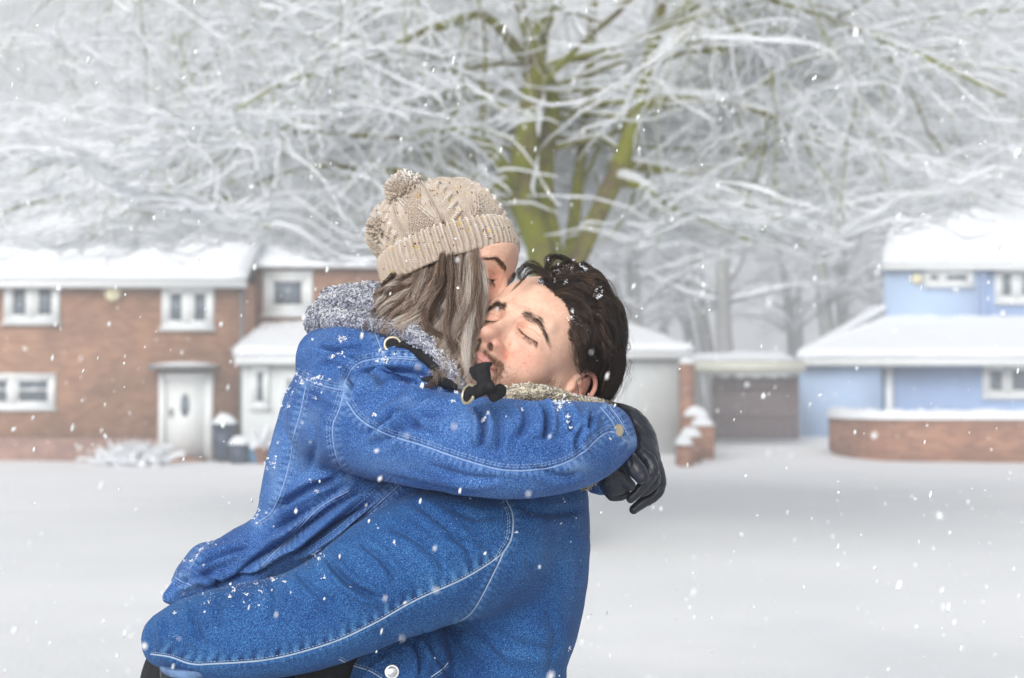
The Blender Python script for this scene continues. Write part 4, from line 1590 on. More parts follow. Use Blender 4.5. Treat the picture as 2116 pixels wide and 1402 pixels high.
def hair_mat(name, rough=.38, spec=.5):
    m, n, b = new_mat(name, rough, spec)
    a = N(n, "ShaderNodeAttribute"); a.attribute_name = "tint"
    n.links.new(a.outputs["Color"], b.inputs["Base Color"])
    return m


def hair_mesh(name, paths, cols, mat, parent, frame=None, sides=3):
    V, Q, ids, ts = tubes_np(paths, sides)
    if frame is not None:
        V = frame.w(V)
    o = mesh_np(name, V - np.array(parent.location), Q, mat, parent, True, col={"tint": np.asarray(cols)[ids]})
    return o


def pair(name, pa, ca, root, fr):
    """one mesh for each eye"""
    sd_ = np.array([p[0, 0] > 0 for p, _ in pa])
    for s_ in (True, False):
        k = np.where(sd_ == s_)[0]
        if len(k):
            hair_mesh(name, [pa[i] for i in k], ca[k], M_HAIR_DARK, root, fr)


man = empty("person", tuple(P(1080, 2300, 1.95) * np.array([1, 1, 0])))
tag(man, "dark haired person with closed eyes in deep blue denim jacket, holding the other's waist", "person", "couple hugging in the snow")

M_SKIN = skin_mat("skin", None)
M_HAIR_DARK = hair_mat("dark_hair", .46, .45)


def man_head():
    n1, n2 = MF.l(P(1120, 880, 1.95)), MF.l(P(1110, 960, 1.97))
    neck = [((0, -.03, -.02), tuple(n1), .054, .058), (tuple(n1), tuple(n2), .058, .075)]
    V, Q, n, c = build_head(MF, True, neck, -.26)
    o = mesh_np("body", MF.w(V) - np.array(man.location), Q, M_SKIN, man, True, col={"tint": c})
    x, y, z = V.T; ax = np.abs(x)
    dk = [srgb(44, 32, 26), srgb(58, 42, 34), srgb(34, 26, 22)]
    # eyebrows
    zb = .0235 + .004 * np.clip((ax - .014) / .02, 0, 1) - .013 * np.clip((ax - .034) / .018, 0, 1.7)
    wid = .0038 - .0024 * np.clip((ax - .03) / .026, 0, 1)
    m = np.exp(-((z - zb) / wid) ** 2) * np.clip((ax - .010) / .005, 0, 1) * np.clip((.058 - ax) / .006, 0, 1) * (y > .03)
    m[m < .12] = 0
    d = np.stack([np.sign(x) * 1.0, -.2 + 0 * x, .55 - 1.1 * np.clip((ax - .015) / .03, 0, 1)], -1)
    pa, ca = fur(V, n, m, 980, 1, (.006, .010), d, .2, .00013, dk, jitter=.25)
    pair("eyebrow", pa, ca, man, MF)
    # eyelashes on the closed lids
    zl = lid_z(ax) - .0003
    m = np.exp(-((z - zl) / .0011) ** 2) * (ax > .0175) * (ax < .048) * (y > .05)
    m[m < .2] = 0
    d = np.stack([np.sign(x) * .5 * (ax - .028) / .02, .3 + 0 * x, -1 + 0 * x], -1)
    pa, ca = fur(V, n, m, 420, 2, (.006, .0105), d, .55, .00015, dk, jitter=.12)
    pair("eyelashes", pa, ca, man, MF)
    # moustache and stubble
    w = np.clip(1 - (ax / .0275) ** 2, 0, 1)
    up = -.0645 + .0105 * w ** .7
    mus = np.clip((z - up + .0005) / .002, 0, 1) * np.clip((-.0455 - .10 * ax - z) / .003, 0, 1) * np.clip((.036 - ax) / .005, 0, 1) * (y > .065)
    corner = np.exp(-(((ax - .031) / .005) ** 2 + ((z + .068) / .012) ** 2)) * (y > .06)
    m = np.clip(mus + .6 * corner, 0, 1) * np.clip((ax - .001) / .003, .15, 1)
    d = np.stack([np.sign(x) * .55, .1 + 0 * x, -1 + 0 * x], -1)
    pa, ca = fur(V, n, m, 1300, 3, (.005, .009), d, .3, .00013, [srgb(112, 80, 58), srgb(90, 62, 46), srgb(136, 98, 72)], jitter=.3)
    chin = np.clip((-.080 - z) / .01, 0, 1) * (y > .02) * np.clip((z + .125) / .02, 0, 1)
    jaw = np.clip((-.050 - .35 * (.055 - y) - z) / .016, 0, 1) * (y > -.012) * (y < .06) * np.clip((z + .12) / .02, 0, 1)
    side = np.clip((.034 - y) / .014, 0, 1) * (y > .004) * np.clip((-.004 - z) / .02, 0, 1) * (ax > .04)
    m2 = np.clip(.55 * chin + .6 * jaw + .8 * side, 0, 1) * (ax < .078)
    d2 = np.stack([0 * x, .25 + 0 * x, -1 + 0 * x], -1)
    pb, cb = fur(V, n, m2, 6500, 4, (.004, .008), d2, .35, .00016, [srgb(92, 64, 48), srgb(70, 48, 38), srgb(52, 38, 32)], jitter=.35)
    hair_mesh("beard", pa + pb, np.concatenate([ca, cb]), M_HAIR_DARK, man, MF)
    return V, n, Q


M_V, M_N, M_Q = man_head()


HAIR_EDGE = [(1060, 480), (1092, 545), (1107, 578), (1140, 600), (1168, 626), (1181, 652), (1175, 688), (1181, 724), (1186, 750), (1194, 800), (1206, 800), (1212, 776),
             (1230, 772), (1250, 786), (1250, 815), (1238, 832), (1250, 850), (1420, 850), (1420, 470)]


def in_poly(x, y, pl):
    pl = np.asarray(pl, float); r = np.zeros(len(x), bool); j = len(pl) - 1
    for i in range(len(pl)):
        a, b = pl[i], pl[j]
        m = ((a[1] > y) != (b[1] > y)) & (x < (b[0] - a[0]) * (y - a[1]) / (b[1] - a[1] + 1e-12) + a[0])
        r ^= m; j = i
    return r


def man_hair():
    rg = np.random.default_rng(9)
    V, n = M_V, M_N
    q = V.copy(); q[:, 0] = np.abs(q[:, 0])
    px, py = proj(MF.w(q))
    scalp = in_poly(px, py, HAIR_EDGE) & (V[:, 2] > -.07) & ~((np.abs(V[:, 0]) > .0785) & (V[:, 2] < .04) & (V[:, 1] > -.05))
    scalp |= (V[:, 1] < -.034 - .2 * np.clip(.02 - V[:, 2], 0, .1)) & (V[:, 2] > -.06) & (np.abs(V[:, 0]) < .078)
    scalp &= ~((V[:, 0] < 0) & (V[:, 1] > .045 - .25 * (V[:, 2] - .08)))
    idx = np.where(scalp)[0]
    edge = scalp & ~in_poly(px - 7, py + 3, HAIR_EDGE) & (V[:, 1] > -.02)
    idx_e = np.where(edge)[0]
    C = np.array([0, -.014, .035])
    # a coarse shell outside the skull for the hair to follow
    rad = np.array([.081, .112, .094])

    def outer(d, h):
        r = 1 / np.linalg.norm(d / rad)
        return C + d * (r + h)
    guides = []; sp = []
    for k in np.concatenate([rg.choice(idx, 600, replace=False), rg.choice(idx_e, min(260, len(idx_e)), replace=False)]):
        p0 = V[k]; ax = abs(p0[0])
        d = p0 - C; r0 = np.linalg.norm(d); d /= r0
        top = np.clip((p0[2] - .05) / .06, 0, 1)
        fr = np.clip((p0[1] - .0) / .07, 0, 1)
        low = np.clip((.03 - p0[2]) / .04, 0, 1)
        L = (.075 + .075 * top + .02 * fr) * (1 - .55 * low) + rg.uniform(-.012, .02)
        hmax = (.014 + .016 * top + .012 * fr * top) * (1 - .5 * low) + rg.uniform(-.006, .008)
        st = 16; pts = [p0 - n[k] * .002]; q = d.copy(); pp = p0
        ph = rg.random() * 6.28; cw = rg.uniform(.2, .85); wl = rg.uniform(5, 9)
        side = rg.uniform(-.2, .2); sx = np.sign(p0[0]) if ax > .02 else 0
        base_h = r0 - 1 / np.linalg.norm(d / rad)
        for i in range(1, st):
            t = i / (st - 1)
            f = np.array([side + .12, -1.0, .55 * fr * (1 - 1.6 * t) - .22 - .35 * t])
            if ax > .045:
                f = np.array([.05 * sx, -1.0, -.25 - .5 * t + .35 * top])
            if p0[1] < -.045:
                f = np.array([.2 + side, -.4, -1.0])
            if low > .3:
                f = np.array([0, -.55, -1.0])
            f = f + np.array([math.sin(ph + t * wl), 0, math.cos(ph + t * wl)]) * cw
            nn = q / rad ** 2; nn /= np.linalg.norm(nn)
            f -= nn * (f @ nn); f /= np.linalg.norm(f)
            s_ = pp + f * L / st - C; q = s_ / np.linalg.norm(s_)
            h = base_h * (1 - min(1, 2 * t)) + hmax * math.sin(min(1, t * 2.2) * math.pi / 2) * (1 - .35 * t * t) + .002 * math.sin(ph * 3 + t * 9)
            pp = outer(q, h)
            pts.append(pp)
        guides.append(np.array(pts)); sp.append(rg.uniform(.0028, .0065))
    paths, gi = strands(guides, 34, sp, 4, n=18, r=.00019, taper=.2, clump=.8, wave=.0016, wf=9)
    # hair at the nape behind the ear
    for k in range(46):
        a = rg.random(); dpt = rg.uniform(-.02, .09)
        g = [MF.l(P(1236 + 66 * a, 735 + 12 * rg.random(), YM + dpt)), MF.l(P(1240 + 60 * a, 775, YM + dpt)), MF.l(P(1240 + 44 * a, 805, YM + dpt)), MF.l(P(1238 + 28 * a, 836 - 4 * a, YM + dpt))]
        guides.append(resample(np.array(g), 16) + np.cumsum(rg.normal(0, .0006, (16, 3)), 0)); sp.append(rg.uniform(.003, .006))

    def off_ear(pa, g_=None):
        keep = []
        for i, (p, r) in enumerate(pa):
            x_, y_ = proj(MF.w(p))
            keep.append(not (((x_ - 1213) / 31) ** 2 + ((y_ - 801) / 25) ** 2 < 1).any() or p[:, 0].mean() < 0)
        return np.array(keep)
    kp = off_ear(paths); paths = [p for p, k in zip(paths, kp) if k]; gi = gi[kp]
    stray = []
    for k in range(220):
        g = guides[rg.integers(len(guides))]
        off = np.cumsum(rg.normal(0, .0016, g.shape), 0)
        stray.append(g + off + (g - C) * rg.uniform(.02, .13) * np.linspace(0, 1, len(g))[:, None] ** 1.5)
    ps, _ = strands(stray, 3, .003, 8, n=16, r=.00014, taper=.2, clump=.3)
    # the loose curl over the forehead and the tuft behind it, as they lie in front of the far temple
    inv = lambda a, b, dd: MF.l(P(a, b, YM + dd))
    D = -.06
    curls = [
        [(1138, 570), (1116, 556), (1096, 556), (1081, 569), (1073, 584)],
        [(1134, 574), (1110, 562), (1092, 566), (1079, 580), (1064, 594), (1050, 606)],
        [(1142, 578), (1122, 566), (1104, 563), (1090, 568), (1082, 578)],
        [(1122, 570), (1110, 557), (1094, 549), (1080, 554), (1073, 566), (1077, 578), (1086, 580)],
        [(1122, 568), (1106, 552), (1090, 546), (1076, 552), (1068, 566), (1070, 580)],
        [(1126, 562), (1112, 548), (1100, 541), (1086, 543), (1078, 553)],
        [(1130, 570), (1110, 553), (1090, 549), (1077, 560), (1072, 576), (1082, 590)],
    ]
    pc, _ = strands([np.array([inv(a, b, D - .002 * i) for a, b in c]) for i, c in enumerate(curls)], 34, .0030, 12, n=18, r=.00016, taper=.25, clump=.4, wave=.0008)
    allp = paths + ps + pc
    pal = np.array([srgb(50, 38, 32), srgb(68, 52, 43), srgb(32, 25, 22), srgb(98, 76, 60)])
    g_c = rg.integers(0, 4, 2000)
    cols = pal[np.where(rg.random(len(allp)) < .6, np.concatenate([g_c[gi], np.zeros(len(ps) + len(pc), int)]), rg.integers(0, 4, len(allp)))]
    hair_mesh("hair", allp, cols, M_HAIR_DARK, man, MF)
    # dark layer close to the scalp so that no skin shows between the locks
    vv = Vox((-.12, -.16, -.14), (.12, .08, .12), .004)
    for dd in (.0, .035, .07):
        vv.chain([tuple(MF.l(P(a, b, YM + dd))) + (r,) for a, b, r in ((1262, 740, .022), (1262, 780, .017), (1254, 812, .010))], .01)
    vv.chain([tuple(MF.l(P(a, b, YM + .03))) + (r,) for a, b, r in ((1240, 770, .014), (1234, 800, .014), (1236, 826, .010))], .01)
    Vn, Qn = vv.mesh(); Vn = smooth_mesh(Vn, Qn, 2)
    mesh_np("hair_under_layer", MF.w(Vn) - np.array(man.location), Qn, flat_mat("hair_under", srgb(34, 27, 24), .8, .1, .3, 300), man)
    m = (scalp & ~edge)[M_Q].all(1)
    W_ = V + n * .0022
    used = np.unique(M_Q[m]); re = np.full(len(V), -1); re[used] = np.arange(len(used))
    mesh_np("hair_under_layer", MF.w(W_[used]) - np.array(man.location), re[M_Q[m]], flat_mat("hair_under", srgb(34, 27, 24), .8, .1, .3, 300), man)
    return guides


M_GUIDES = man_hair()
# ---------------------------------------------------------------- the one in the knitted hat
YW = 1.895
WF = head_frame((0, 0, 0), (math.sin(R(3)), math.cos(R(3))), 1, R(67), R(-17), .855, lean=R(16))
WF.o = P(1008, 574, YW) - WF.w((-.032, .080, .003))
woman = empty("person", tuple(P(640, 2300, 1.98) * np.array([1, 1, 0])))
tag(woman, "long haired person in beige knitted bobble hat and lighter denim jacket kissing the other", "person", "couple hugging in the snow")


HU = np.array([-.31, 0, .95]); HU /= np.linalg.norm(HU)
HH = np.array([HU[2], 0, -HU[0]])
HA0 = np.array([0, 1.0, 0]); _la = R(9)
HU0 = HU
HU = HU0 * math.cos(_la) + HA0 * math.sin(_la)
HA = HA0 * math.cos(_la) - HU0 * math.sin(_la)
HO = P(937, 564, float(WF.w(np.array([0, -.012, .045]))[1]) + .006)


def woman_head():
    neck = [((0, -.02, -.03), (0, -.03, -.12), .044, .046), ((0, -.03, -.12), (0, -.03, -.18), .046, .05)]
    V, Q, n, c = build_head(WF, False, neck, -.26, .0017)
    Wd = WF.w(V) - HO
    hx, ha, hh = Wd @ HH, Wd @ HA / .95, Wd @ HU
    rr = np.hypot(hx, ha)
    lim = np.where(hh < .04, .087, .087 * np.sqrt(np.clip(1 - ((hh - .04) / .085) ** 2, 0.02, 1)))
    k = np.where((hh > .0) & (rr > lim), 1 + (lim / rr - 1) * np.clip(hh / .012, 0, 1), 1)
    Wd = HO + (hx * k)[:, None] * HH + (ha * k * .95)[:, None] * HA + np.minimum(hh, .118)[:, None] * HU
    mesh_np("body", Wd - np.array(woman.location), Q, M_SKIN, woman, True, col={"tint": c})
    x, y, z = V.T; ax = np.abs(x)
    dk = [srgb(100, 72, 58), srgb(84, 58, 46), srgb(118, 88, 70)]
    zb = .0275 + .007 * np.clip((ax - .014) / .022, 0, 1) - .009 * np.clip((ax - .038) / .018, 0, 1.5)
    wid = .0036 - .0022 * np.clip((ax - .028) / .026, 0, 1)
    m = np.exp(-((z - zb) / wid) ** 2) * np.clip((ax - .010) / .004, 0, 1) * np.clip((.056 - ax) / .006, 0, 1) * (y > .03)
    m[m < .12] = 0
    d = np.stack([np.sign(x), -.2 + 0 * x, .45 - 1.0 * np.clip((ax - .015) / .03, 0, 1)], -1)
    pa, ca = fur(V, n, m, 1300, 1, (.004, .007), d, .15, .00018, dk, jitter=.2)
    pair("eyebrow", pa, ca, woman, WF)
    zl = lid_z(ax) - .0003
    m = np.exp(-((z - zl) / .0010) ** 2) * (ax > .018) * (ax < .049) * (y > .05)
    m[m < .2] = 0
    d = np.stack([np.sign(x) * .6 * (ax - .026) / .02, .5 + 0 * x, -1 + 0 * x], -1)
    pa, ca = fur(V, n, m, 260, 2, (.008, .012), d, .8, .00020, [srgb(24, 18, 16)], jitter=.10)
    pair("eyelashes", pa, ca, woman, WF)


woman_head()


# ---------------------------------------------------------------- knitted hat
def knit_mat():
    m, n, b = new_mat("beige_knit", .9, .15)
    a = N(n, "ShaderNodeAttribute"); a.attribute_name = "tint"
    t = noise(n, 1400, 3, .6)
    c = mix(n, a.outputs["Color"], ramp(n, t.outputs[0], [(.3, (.80, .78, .76)), (.7, (1.12, 1.1, 1.08))]), 1.0, 'MULTIPLY')
    n.links.new(c, b.inputs["Base Color"])
    bump(n, b, t.outputs[0], .4, .0008)
    return m


M_KNIT = knit_mat()
KN = np.array(srgb(194, 181, 168)); KD = np.array(srgb(150, 128, 110))


def hat():
    U, A, h_, O = HU, HA, HH, HO
    nu, nv = 1500, 330
    u = np.linspace(0, 2 * np.pi, nu, endpoint=False)
    v = np.linspace(0, 1, nv)
    uu, vv = np.meshgrid(u, v)
    # profile: inside of the cuff, round its lower edge, up the outside, in at its top, then the crown
    prof = [(.090, .030, 0), (.0915, .004, 0), (.0945, -.0015, .1), (.0985, .001, .3), (.1000, .010, 1), (.1000, .026, 1), (.0985, .0405, 1), (.0955, .0445, .5), (.0925, .0445, .2), (.0935, .050, 0),
            (.0945, .062, 0), (.0925, .078, 0), (.0865, .094, 0), (.0760, .108, 0), (.061, .116, 0), (.042, .122, 0), (.022, .1245, 0), (.001, .125, 0)]
    pr = resample(np.array(prof), 2000)
    seg = np.linalg.norm(np.diff(pr[:, :2], axis=0), axis=1); cum = np.concatenate([[0], np.cumsum(seg)])
    s = v * cum[-1]
    rr = np.interp(s, cum, pr[:, 0])[:, None]; hh = np.interp(s, cum, pr[:, 1])[:, None]; cf = np.interp(s, cum, pr[:, 2])[:, None]
    s = s[:, None] + 0 * uu
    # around: a little deeper front to back
    ex = rr * .97 * np.cos(uu); ey = rr * .97 * np.sin(uu)
    crown = np.clip((hh - .046) / .03, 0, 1)
    # the crown leans to the back and bulges there
    sh = -.16 * np.clip(hh - .055, 0, 1) ** 1.0
    ex = ex + sh + 0 * uu
    bul = .005 * crown * np.exp(-((np.cos(uu) + .9) / .35) ** 2) * np.exp(-((hh - .075) / .022) ** 2)
    ex = ex - bul
    # stitches
    nrib = 66
    rib = np.cos(uu * nrib)
    groove = np.sign(rib) * np.abs(rib) ** .45
    disp = cf * .0030 * groove
    st = .0005 * np.cos(2 * np.pi * s / .0031 + np.abs(((uu * nrib * 2 / np.pi) % 2) - 1) * 3.0)
    disp = disp + cf * st
    cr = 1 - cf; cr = cr * (hh > .046)
    arc = rr * 1.0
    hcr = hh
    disp = disp + cr * (.0007 * np.cos(uu * 200) * np.clip(rr / .09, 0, 1) + .0005 * np.cos(2 * np.pi * s / .0028))
    f2 = 0
    line = np.zeros_like(uu); cab = np.zeros_like(uu); moss = np.zeros_like(uu)
    nsec = 6
    for k in range(nsec):
        c0 = k * 2 * np.pi / nsec + .32
        du = (uu - c0 + np.pi) % (2 * np.pi) - np.pi
        w = .093
        x = du * w
        # diamond of double ridges around a field of moss stitch
        tri = np.abs(((hcr - .048) / .030) % 2 - 1)
        for sg in (-1, 1):
            for off in (0, .0040):
                q = x - sg * (.004 + .014 * tri + off)
                line += np.exp(-(q / .0012) ** 2)
        inside = np.abs(x) < (.003 + .014 * tri)
        moss = np.where(inside, 1, moss)
        # straight pair of ridges
        for off in (.0245, .0285):
            for sg in (-1, 1):
                line += np.exp(-((x - sg * off) / .0012) ** 2)
        # cable
        c1 = c0 + np.pi / nsec
        du = (uu - c1 + np.pi) % (2 * np.pi) - np.pi; x = du * w
        phs = 2 * np.pi * hcr / .026
        for a in (0, np.pi):
            q = x - .0058 * np.sin(phs + a)
            hgt = .6 + .4 * np.cos(phs + a)
            cab = np.maximum(cab, np.exp(-(q / .0042) ** 4) * hgt)
    fade = np.clip(rr / .05, 0, 1)
    disp = disp + cr * fade * (.0038 * np.clip(line, 0, 1) + .0048 * cab + moss * .0024 * (np.cos(uu * 150) * np.cos(2 * np.pi * s / .0048)) * 1)
    disp = disp + .0006 * vnoise(np.stack([ex.ravel(), ey.ravel(), (hh + 0 * uu).ravel()], -1), 60, 3, 2).reshape(uu.shape)
    B = O + ex[..., None] * h_ + ey[..., None] * A + (hh + 0 * uu)[..., None] * U
    i = np.arange(nv - 1)[:, None] * nu + np.arange(nu)[None, :]
    j = np.arange(nv - 1)[:, None] * nu + (np.arange(nu)[None, :] + 1) % nu
    Q = np.stack([i, j, j + nu, i + nu], -1).reshape(-1, 4)
    V = B.reshape(-1, 3)
    n = vnormals(V, Q)
    if np.mean(np.sum(n * (V - (O + U * .06)), 1)) < 0:
        n = -n; Q = Q[:, ::-1]
    # big soft dents of the slack crown
    dent = .004 * vnoise(V, 22, 9, 2) * (crown + 0 * uu).ravel()
    V = V + n * (disp.ravel() + dent)[:, None]
    n2 = vnormals(V, Q)
    rg = np.random.default_rng(2)
    t = vnoise(V, 300, 4, 2)
    c = KN * (1 + .10 * t[:, None])
    fl = vnoise(V, 260, 14); c[fl > .70] = srgb(112, 84, 66)
    fl = vnoise(V, 170, 15); c[fl > .80] = srgb(206, 172, 70)
    # snow caught in the top
    sn = np.clip((vnoise(V, 120, 5, 3) + (n2[:, 2] - .55) * 1.6) * 2.2, 0, 1) * (n2[:, 2] > .2)
    c = c * (1 - .8 * sn[:, None]) + np.array([.86, .88, .9]) * .8 * sn[:, None]
    V = V + n2 * (sn * .0008 * rg.random(len(V)))[:, None]
    root = mesh_np("knitted_hat", V - np.array(woman.location), Q, M_KNIT, woman, True, col={"tint": c})
    # woolly fibres standing off the knit
    m = np.ones(len(V)); m[(hh + 0 * uu).ravel() < .003] = .2
    m *= (np.sum(n2 * (CAM - V), 1) > -.9)
    dd = rg.normal(size=(len(V), 3))
    pa, ca = fur(V, n2, m, 9000, 6, (.0025, .0055), dd, .8, .00010, [tuple(KN * 1.1), tuple(KN), (.8, .82, .84)], jitter=.5)
    Vf, Qf, ids, ts = tubes_np(pa, 3)
    o = mesh_np("hat_fuzz", Vf - np.array(woman.location), Qf, M_KNIT, woman, True, col={"tint": ca[ids]})
    o.parent = root; o.location = (0, 0, 0)
    # bobble of yarn ends, and the folded tuft at the back
    for nm, c0, r0, cnt in (("bobble", P(838, 396, O[1] - .040), .0235, 3200), ("hat_tuft", P(790, 468, O[1] - .03), .019, 1500)):
        pa = []
        for _ in range(cnt):
            d = rg.normal(size=3); d /= np.linalg.norm(d)
            L = r0 * rg.uniform(.90, 1.03)
            k = rg.normal(0, .3, 3)
            pa.append((np.stack([c0 + d * L * q + k * L * .5 * q * q for q in (0.35, .6, .85, .96, 1.0)]), np.array([.0012, .0017, .0023, .0021, .0010])))
        Vf, Qf, ids, ts = tubes_np(pa, 5)
        cc = KN * rg.uniform(.85, 1.12, len(pa))[:, None]
        cf_ = cc[ids]
        up_ = np.clip((Vf[:, 2] - c0[2]) / r0, 0, 1)[:, None] * .65
        sel = (rg.random(len(pa)) < .6)[ids][:, None] * up_
        cf_ = cf_ * (1 - sel) + np.array([.86, .88, .9]) * sel
        o = mesh_np(nm, Vf - np.array(woman.location), Qf, M_KNIT, woman, True, col={"tint": cf_})
        o.parent = root; o.location = (0, 0, 0)


hat()


# ---------------------------------------------------------------- long hair
def long_hair():
    W3 = lambda a, b, d: P(a, b, 1.9 + d)
    # (points px, py, depth), spread m, children, tone 0 dark .. 1 blond
    H = [
        ([(984, 505, -.020), (986, 560, -.030), (985, 620, -.038), (981, 680, -.060), (962, 732, -.092), (930, 768, -.105)], .0055, 380, .95),
        ([(978, 508, -.022), (978, 570, -.034), (974, 640, -.047), (970, 700, -.075), (945, 745, -.098), (912, 770, -.102)], .0085, 420, 1.0),
        ([(974, 512, -.026), (970, 580, -.040), (964, 650, -.060), (966, 705, -.085), (955, 755, -.105), (938, 795, -.112)], .0090, 420, .72),
        ([(966, 520, -.028), (962, 590, -.044), (950, 650, -.065), (938, 700, -.080), (945, 745, -.095), (932, 790, -.105)], .0100, 420, .85),
        ([(948, 530, -.028), (940, 590, -.045), (935, 640, -.060), (948, 690, -.075), (940, 740, -.085), (915, 772, -.085)], .0100, 380, .35),
        ([(930, 540, -.028), (918, 595, -.045), (898, 645, -.055), (905, 690, -.062), (930, 725, -.072), (920, 760, -.075)], .0105, 380, .55),
        ([(912, 548, -.026), (900, 600, -.040), (878, 640, -.048), (868, 672, -.050), (890, 700, -.058), (905, 735, -.060)], .0100, 360, .25),
        ([(893, 556, -.024), (872, 600, -.038), (845, 632, -.042), (822, 652, -.040), (812, 668, -.034), (800, 672, -.028)], .0100, 340, .50),
        ([(872, 566, -.022), (848, 600, -.034), (822, 622, -.036), (802, 642, -.032), (792, 662, -.026), (800, 678, -.022)], .0095, 320, .35),
        ([(848, 576, -.018), (822, 600, -.028), (800, 618, -.028), (788, 640, -.022), (790, 662, -.016)], .0085, 280, .45),
        ([(825, 586, -.010), (806, 600, -.018), (792, 618, -.016), (786, 640, -.010)], .0070, 220, .30),
        ([(905, 552, -.030), (885, 605, -.046), (865, 650, -.054), (838, 672, -.052), (860, 684, -.056), (890, 690, -.060)], .0070, 240, .80),
        ([(885, 560, -.026), (865, 612, -.044), (850, 655, -.050), (868, 690, -.055), (905, 705, -.062), (935, 730, -.074)], .0080, 300, .60),
        ([(940, 536, -.032), (932, 600, -.050), (915, 655, -.060), (890, 690, -.062), (898, 712, -.066), (925, 722, -.074)], .0070, 260, .92),
        ([(975, 515, -.028), (968, 600, -.050), (958, 670, -.072), (930, 720, -.085), (925, 765, -.090), (945, 800, -.100)], .0070, 260, .15),
        ([(990, 512, -.010), (992, 570, -.018), (991, 630, -.025), (987, 668, -.042), (978, 705, -.065)], .0028, 130, .40),
        ([(955, 600, -.030), (950, 680, -.05), (955, 740, -.075), (945, 790, -.090), (935, 815, -.095)], .0120, 380, .10),
    ]
    tones = [srgb(52, 38, 32), srgb(102, 76, 60), srgb(152, 124, 104), srgb(200, 182, 166), srgb(230, 222, 214)]
    rg = np.random.default_rng(31)
    gs, sp, per, tone = [], [], [], []
    for pts, s, c, tn in H:
        pts = [(pts[0][0], pts[0][1] - 6, pts[0][2] + .034)] + list(pts[1:])
        base = np.array([W3(*p) for p in pts])
        for k in range(9):                              # several locks within each fall
            off = rg.normal(0, s * .75, 3)
            base_ = resample(base, 11); n_ = 11
            q_ = np.linspace(0, 1, 11)[:, None]; ph = rg.uniform(0, 6.28); am = s * rg.uniform(.4, 1.7)
            wob = np.cumsum(rg.normal(0, s * .16, (n_, 3)), 0) + am * q_ * np.hstack([np.sin(ph + q_ * rg.uniform(7, 12)), np.cos(ph + q_ * 8), .3 * np.sin(ph + q_ * 9)])
            gs.append(base_ + off + wob); sp.append(s * rg.uniform(.45, .9)); per.append(c // 3); tone.append(np.clip(tn + rg.normal(0, .18), 0, 1))
    paths, gi = strands(gs, per, sp, 77, n=18, r=.00014, taper=.35, clump=.35, wave=.0030, wf=9)
    tone = np.array(tone)
    tc = np.clip(tone[gi] + rg.normal(0, .27, len(gi)), 0, .999) * 4
    T_ = np.array(tones); lo = tc.astype(int); f = (tc - lo)[:, None]
    cols = T_[lo] * (1 - f) + T_[lo + 1] * f
    # flyaways
    gs2 = [g + np.cumsum(rg.normal(0, .0022, g.shape), 0) for g in (gs[i] for i in rg.integers(0, len(gs), 60))]
    p2, g2 = strands(gs2, 4, .006, 5, n=18, r=.00012, taper=.3, clump=.1, wave=.003)
    c2 = T_[rg.integers(1, 5, len(p2))]
    m = hair_mat("long_hair", .42, .45)
    hair_mesh("hair", paths + p2, np.concatenate([cols, c2]), m, woman)
    # inner mass of the hair
    v = Vox(P(770, 820, 1.78), P(1020, 480, 2.06) + np.array([0, 0, .0]), .004)
    inn = [[(850, 590, .02, 34), (830, 630, .0, 30), (820, 650, -.0, 20)], [(940, 560, .02, 50), (935, 640, -.015, 44), (945, 720, -.05, 30), (940, 780, -.08, 14)],
           [(985, 540, .005, 14), (982, 620, -.01, 12), (970, 690, -.045, 14), (955, 750, -.085, 14)], [(890, 590, .01, 45), (880, 650, -.01, 32), (900, 700, -.035, 24)]]
    for c in inn:
        v.chain(chain_px(c, 1.9), .012)
    V, Q = v.mesh(); V = smooth_mesh(V, Q, 2)
    mesh_np("hair_inner_mass", V - np.array(woman.location), Q, flat_mat("hair_inner", srgb(70, 52, 43), .8, .1, .35, 250), woman)


long_hair()
# ---------------------------------------------------------------- denim
def denim_mat(name, base, dark, light, worn):
    m, n, b = new_mat(name, .82, .25)
    c = N(n, "ShaderNodeTexCoord")
    grain = noise(n, 700, 3, .8); grain.inputs["Detail"].default_value = 3
    mp = N(n, "ShaderNodeMapping"); mp.inputs["Scale"].default_value = (1, 1, .35); mp.inputs["Rotation"].default_value = (0, .7, .2)
    n.links.new(c.outputs["Object"], mp.inputs[0])
    slub = noise(n, 900, 2, .6, vec=mp.outputs[0])
    blot = noise(n, 11, 5, .6)
    g = ramp(n, grain.outputs[0], [(.35, dark), (.50, base), (.64, light)])
    s = ramp(n, slub.outputs[0], [(.35, (.80, .82, .86)), (.7, (1.22, 1.18, 1.12))])
    k = mix(n, g, s, 1.0, 'MULTIPLY')
    bl = ramp(n, blot.outputs[0], [(.32, (.62, .70, .80)), (.70, (1.50, 1.34, 1.20))])
    k = mix(n, k, bl, 1.0, 'MULTIPLY')
    a = N(n, "ShaderNodeAttribute"); a.attribute_name = "wear"
    sep = N(n, "ShaderNodeSeparateColor"); n.links.new(a.outputs["Color"], sep.inputs[0])
    fg = N(n, "ShaderNodeMath", operation='MULTIPLY'); n.links.new(sep.outputs[0], fg.inputs[0])
    n.links.new(ramp(n, grain.outputs[0], [(.3, (.5, .5, .5)), (.6, (1, 1, 1))]), fg.inputs[1])
    k = mix(n, k, worn, fg.outputs[0])
    k = mix(n, k, dark, sep.outputs[1])
    n.links.new(k, b.inputs["Base Color"])
    b.inputs["Sheen Weight"].default_value = .04
    b.inputs["Sheen Roughness"].default_value = .5
    bump(n, b, slub.outputs[0], .35, .0008)
    return m


